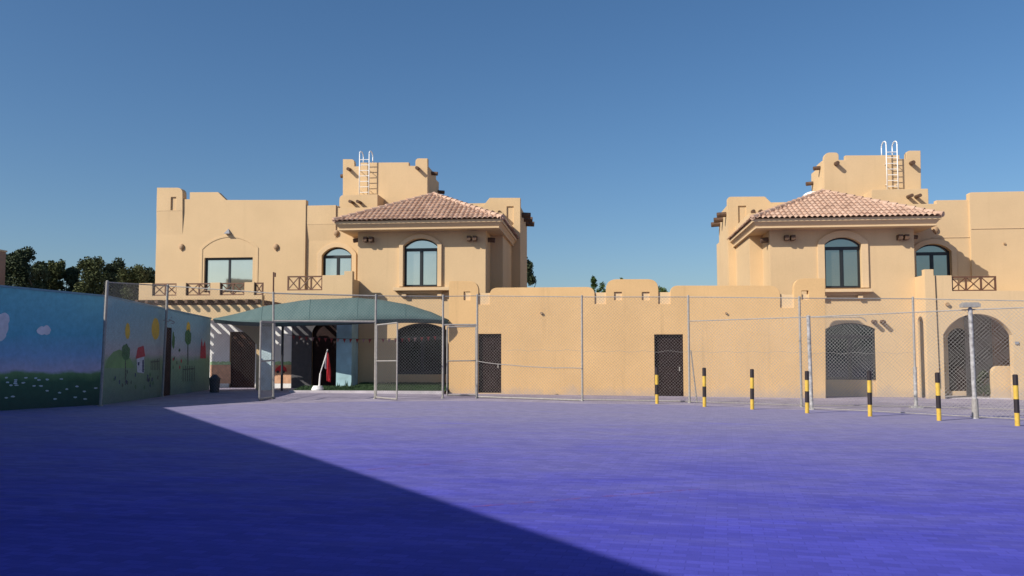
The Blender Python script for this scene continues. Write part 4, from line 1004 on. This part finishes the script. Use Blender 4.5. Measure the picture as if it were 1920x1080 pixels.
tree_at(215, 492, TV, 56, 'tall olive tree right of the fence corner post', seed=6, n=18000, leaf=.19, base=.36, lobes=64)
tree_at(250, 500, TV-4, 60, 'olive green bushy tree in front of the left villa wall', seed=8, n=19500, leaf=.19, base=.36, lobes=68, mat='leaf2')
tree_at(282, 498, TV+2, 44, 'green tree touching the left villa corner', seed=9, n=15000, leaf=.19, base=.36, lobes=56)
tree_at(986, 474, 52, 34, 'dark tree peeping out behind the left villa', seed=21, n=9000, leaf=.17, group=None, lobes=34, base=.36)
tree_at(996, 504, 54, 20, 'small dark round tree beyond the long wall', seed=26, n=5000, leaf=.17, group=None, lobes=24, base=.36)
def shrub_at(px, pytop, V, wpx, label, **k):
    x, zt = P(px, pytop, V); tree((x, V, 0), zt, wpx/2/FPX*V, label, name='shrub', group='shrub tops over the long wall', **k)
shrub_at(1112, 514, 37, 24, 'leafy upright shrub tip rising left of the middle merlon', seed=35, lobes=26, n=1700, leaf=.10, base=.62, mat='leaf3', spread=1.25)
shrub_at(1127, 531, 36, 30, 'low green shrub filling the gap left of the middle merlon', seed=34, lobes=24, n=2600, leaf=.10, base=.6, mat='leaf3', spire=.6, spread=1.2)
shrub_at(1165, 515, 38, 20, 'small sprig of foliage above the middle merlon', seed=36, lobes=20, n=1500, leaf=.10, base=.7, mat='leaf3', spire=.6, spread=1.2)
shrub_at(1244, 537, 37, 34, 'shrub top showing in the gap right of the middle merlon', seed=33, lobes=24, n=2600, leaf=.10, base=.65, mat='leaf3', spire=.5, spread=1.2)

g = Vector((X(1838, Vp+1), Vp+1, gz(17)+.06)); tree(g, 1.0, .42, 'dark bushy plant standing inside the broad arch beside the rounded ledge', mat='leaf', n=1500, seed=41, base=.25, name='shrub', leaf=.1, group=None, lobes=14)
# ================================================================== OFF-SIDE BUILDINGS
SAZ, SEL = R(50), R(34.5)
def neighbour():
    V = 44; x1 = X(8, V+3); zt = Z(4, 460, V); nb = thing('neighbour_house', (x1-4, V, 0), 'brown plastered house edge beyond the painted wall at the left', 'house')
    b = B(); box(b, x1-8, x1, V, V+3, -.3, zt); obj('wall', b, M['sliver'], nb)
    b = B(); box(b, x1-8.05, x1+.05, V-.05, V+3.05, zt, zt+.1); obj('parapet', b, M['villa_trim'], nb)
neighbour()
def school():
    hgt = 6.2; A, C = G(335, 770), G(1250, 1080); d = Vector((C.x-A.x, C.y-A.y, 0)).normalized(); k = hgt/math.tan(SEL)
    off = Vector((-math.sin(SAZ)*k, -math.cos(SAZ)*k, 0)); a = A+off; n = Vector((d.y, -d.x, 0));
    if n.x > 0: n = -n
    a = a-d*8; c = a+d*40
    sb = thing('school_building', (a+c)/2*1, 'long flat roofed cream building whose shadow falls over the near yard', 'building')
    a.z = c.z = 0
    xf = lambda x, y, z: tuple(Vector((a.x, a.y, 0))+d*x+n*y+Vector((0, 0, z)))
    holes = []
    for lvl in (.9, 3.7):
        for q in range(9): holes.append(rect(2+q*4.2, 4.2+q*4.2, lvl, lvl+1.8))
    b = B(); slab(b, rect(0, 40, -.5, hgt), 0, .3, holes, xf); obj('wall', b, M['villa'], sb)
    b = B(); slab(b, rect(0, 40, -.5, hgt-.6), .3, 11, (), xf); obj('wall', b, M['villa'], sb)
    for h_ in holes:
        b = B(); slab(b, h_, .12, .18, (), xf); obj('window', b, M['glass_dim'], sb)
school()

# ================================================================== LIGHT, SKY, CAMERA
w = bpy.data.worlds.new('World'); sc.world = w; w.use_nodes = True; t = w.node_tree
sky = t.nodes.new('ShaderNodeTexSky'); sky.sky_type = 'NISHITA'; sky.sun_disc = False
sky.sun_elevation = SEL
sd = Vector((-math.sin(SAZ), -math.cos(SAZ), 0))       # horizontal direction towards the sun
sky.sun_rotation = math.atan2(sd.x, sd.y) % (2*math.pi)
sky.air_density = 1.0; sky.dust_density = 1.1; sky.ozone_density = 4.5; sky.altitude = 0
bg_ = t.nodes['Background']; hs = N(t, 'ShaderNodeHueSaturation'); hs.inputs['Saturation'].default_value = 1.14; t.links.new(sky.outputs[0], hs.inputs['Color'])
t.links.new(hs.outputs[0], bg_.inputs[0]); bg_.inputs[1].default_value = .096
L = bpy.data.lights.new('sun', 'SUN'); L.energy = 5.0; L.angle = R(.5); L.color = (1, .92, .80)
so = bpy.data.objects.new('sun', L); COL.objects.link(so)
so.rotation_euler = Vector((math.sin(SAZ)*math.cos(SEL), math.cos(SAZ)*math.cos(SEL), -math.sin(SEL))).to_track_quat('-Z', 'Y').to_euler()
so.location = (-20, -20, 30)
cd = bpy.data.cameras.new('camera'); co = bpy.data.objects.new('camera', cd); COL.objects.link(co); sc.camera = co
cd.sensor_width = 36; cd.lens = FPX/1920*36; cd.shift_y = SH/1920; cd.clip_end = 5000; cd.clip_start = .05
co.location = CAM; co.rotation_euler = (math.pi/2+TILT, 0, TH)
sc.view_settings.view_transform = 'Standard'; sc.view_settings.look = 'None'; sc.view_settings.exposure = .14; sc.view_settings.gamma = 1
sc.cycles.max_bounces = 6; sc.cycles.transparent_max_bounces = 8
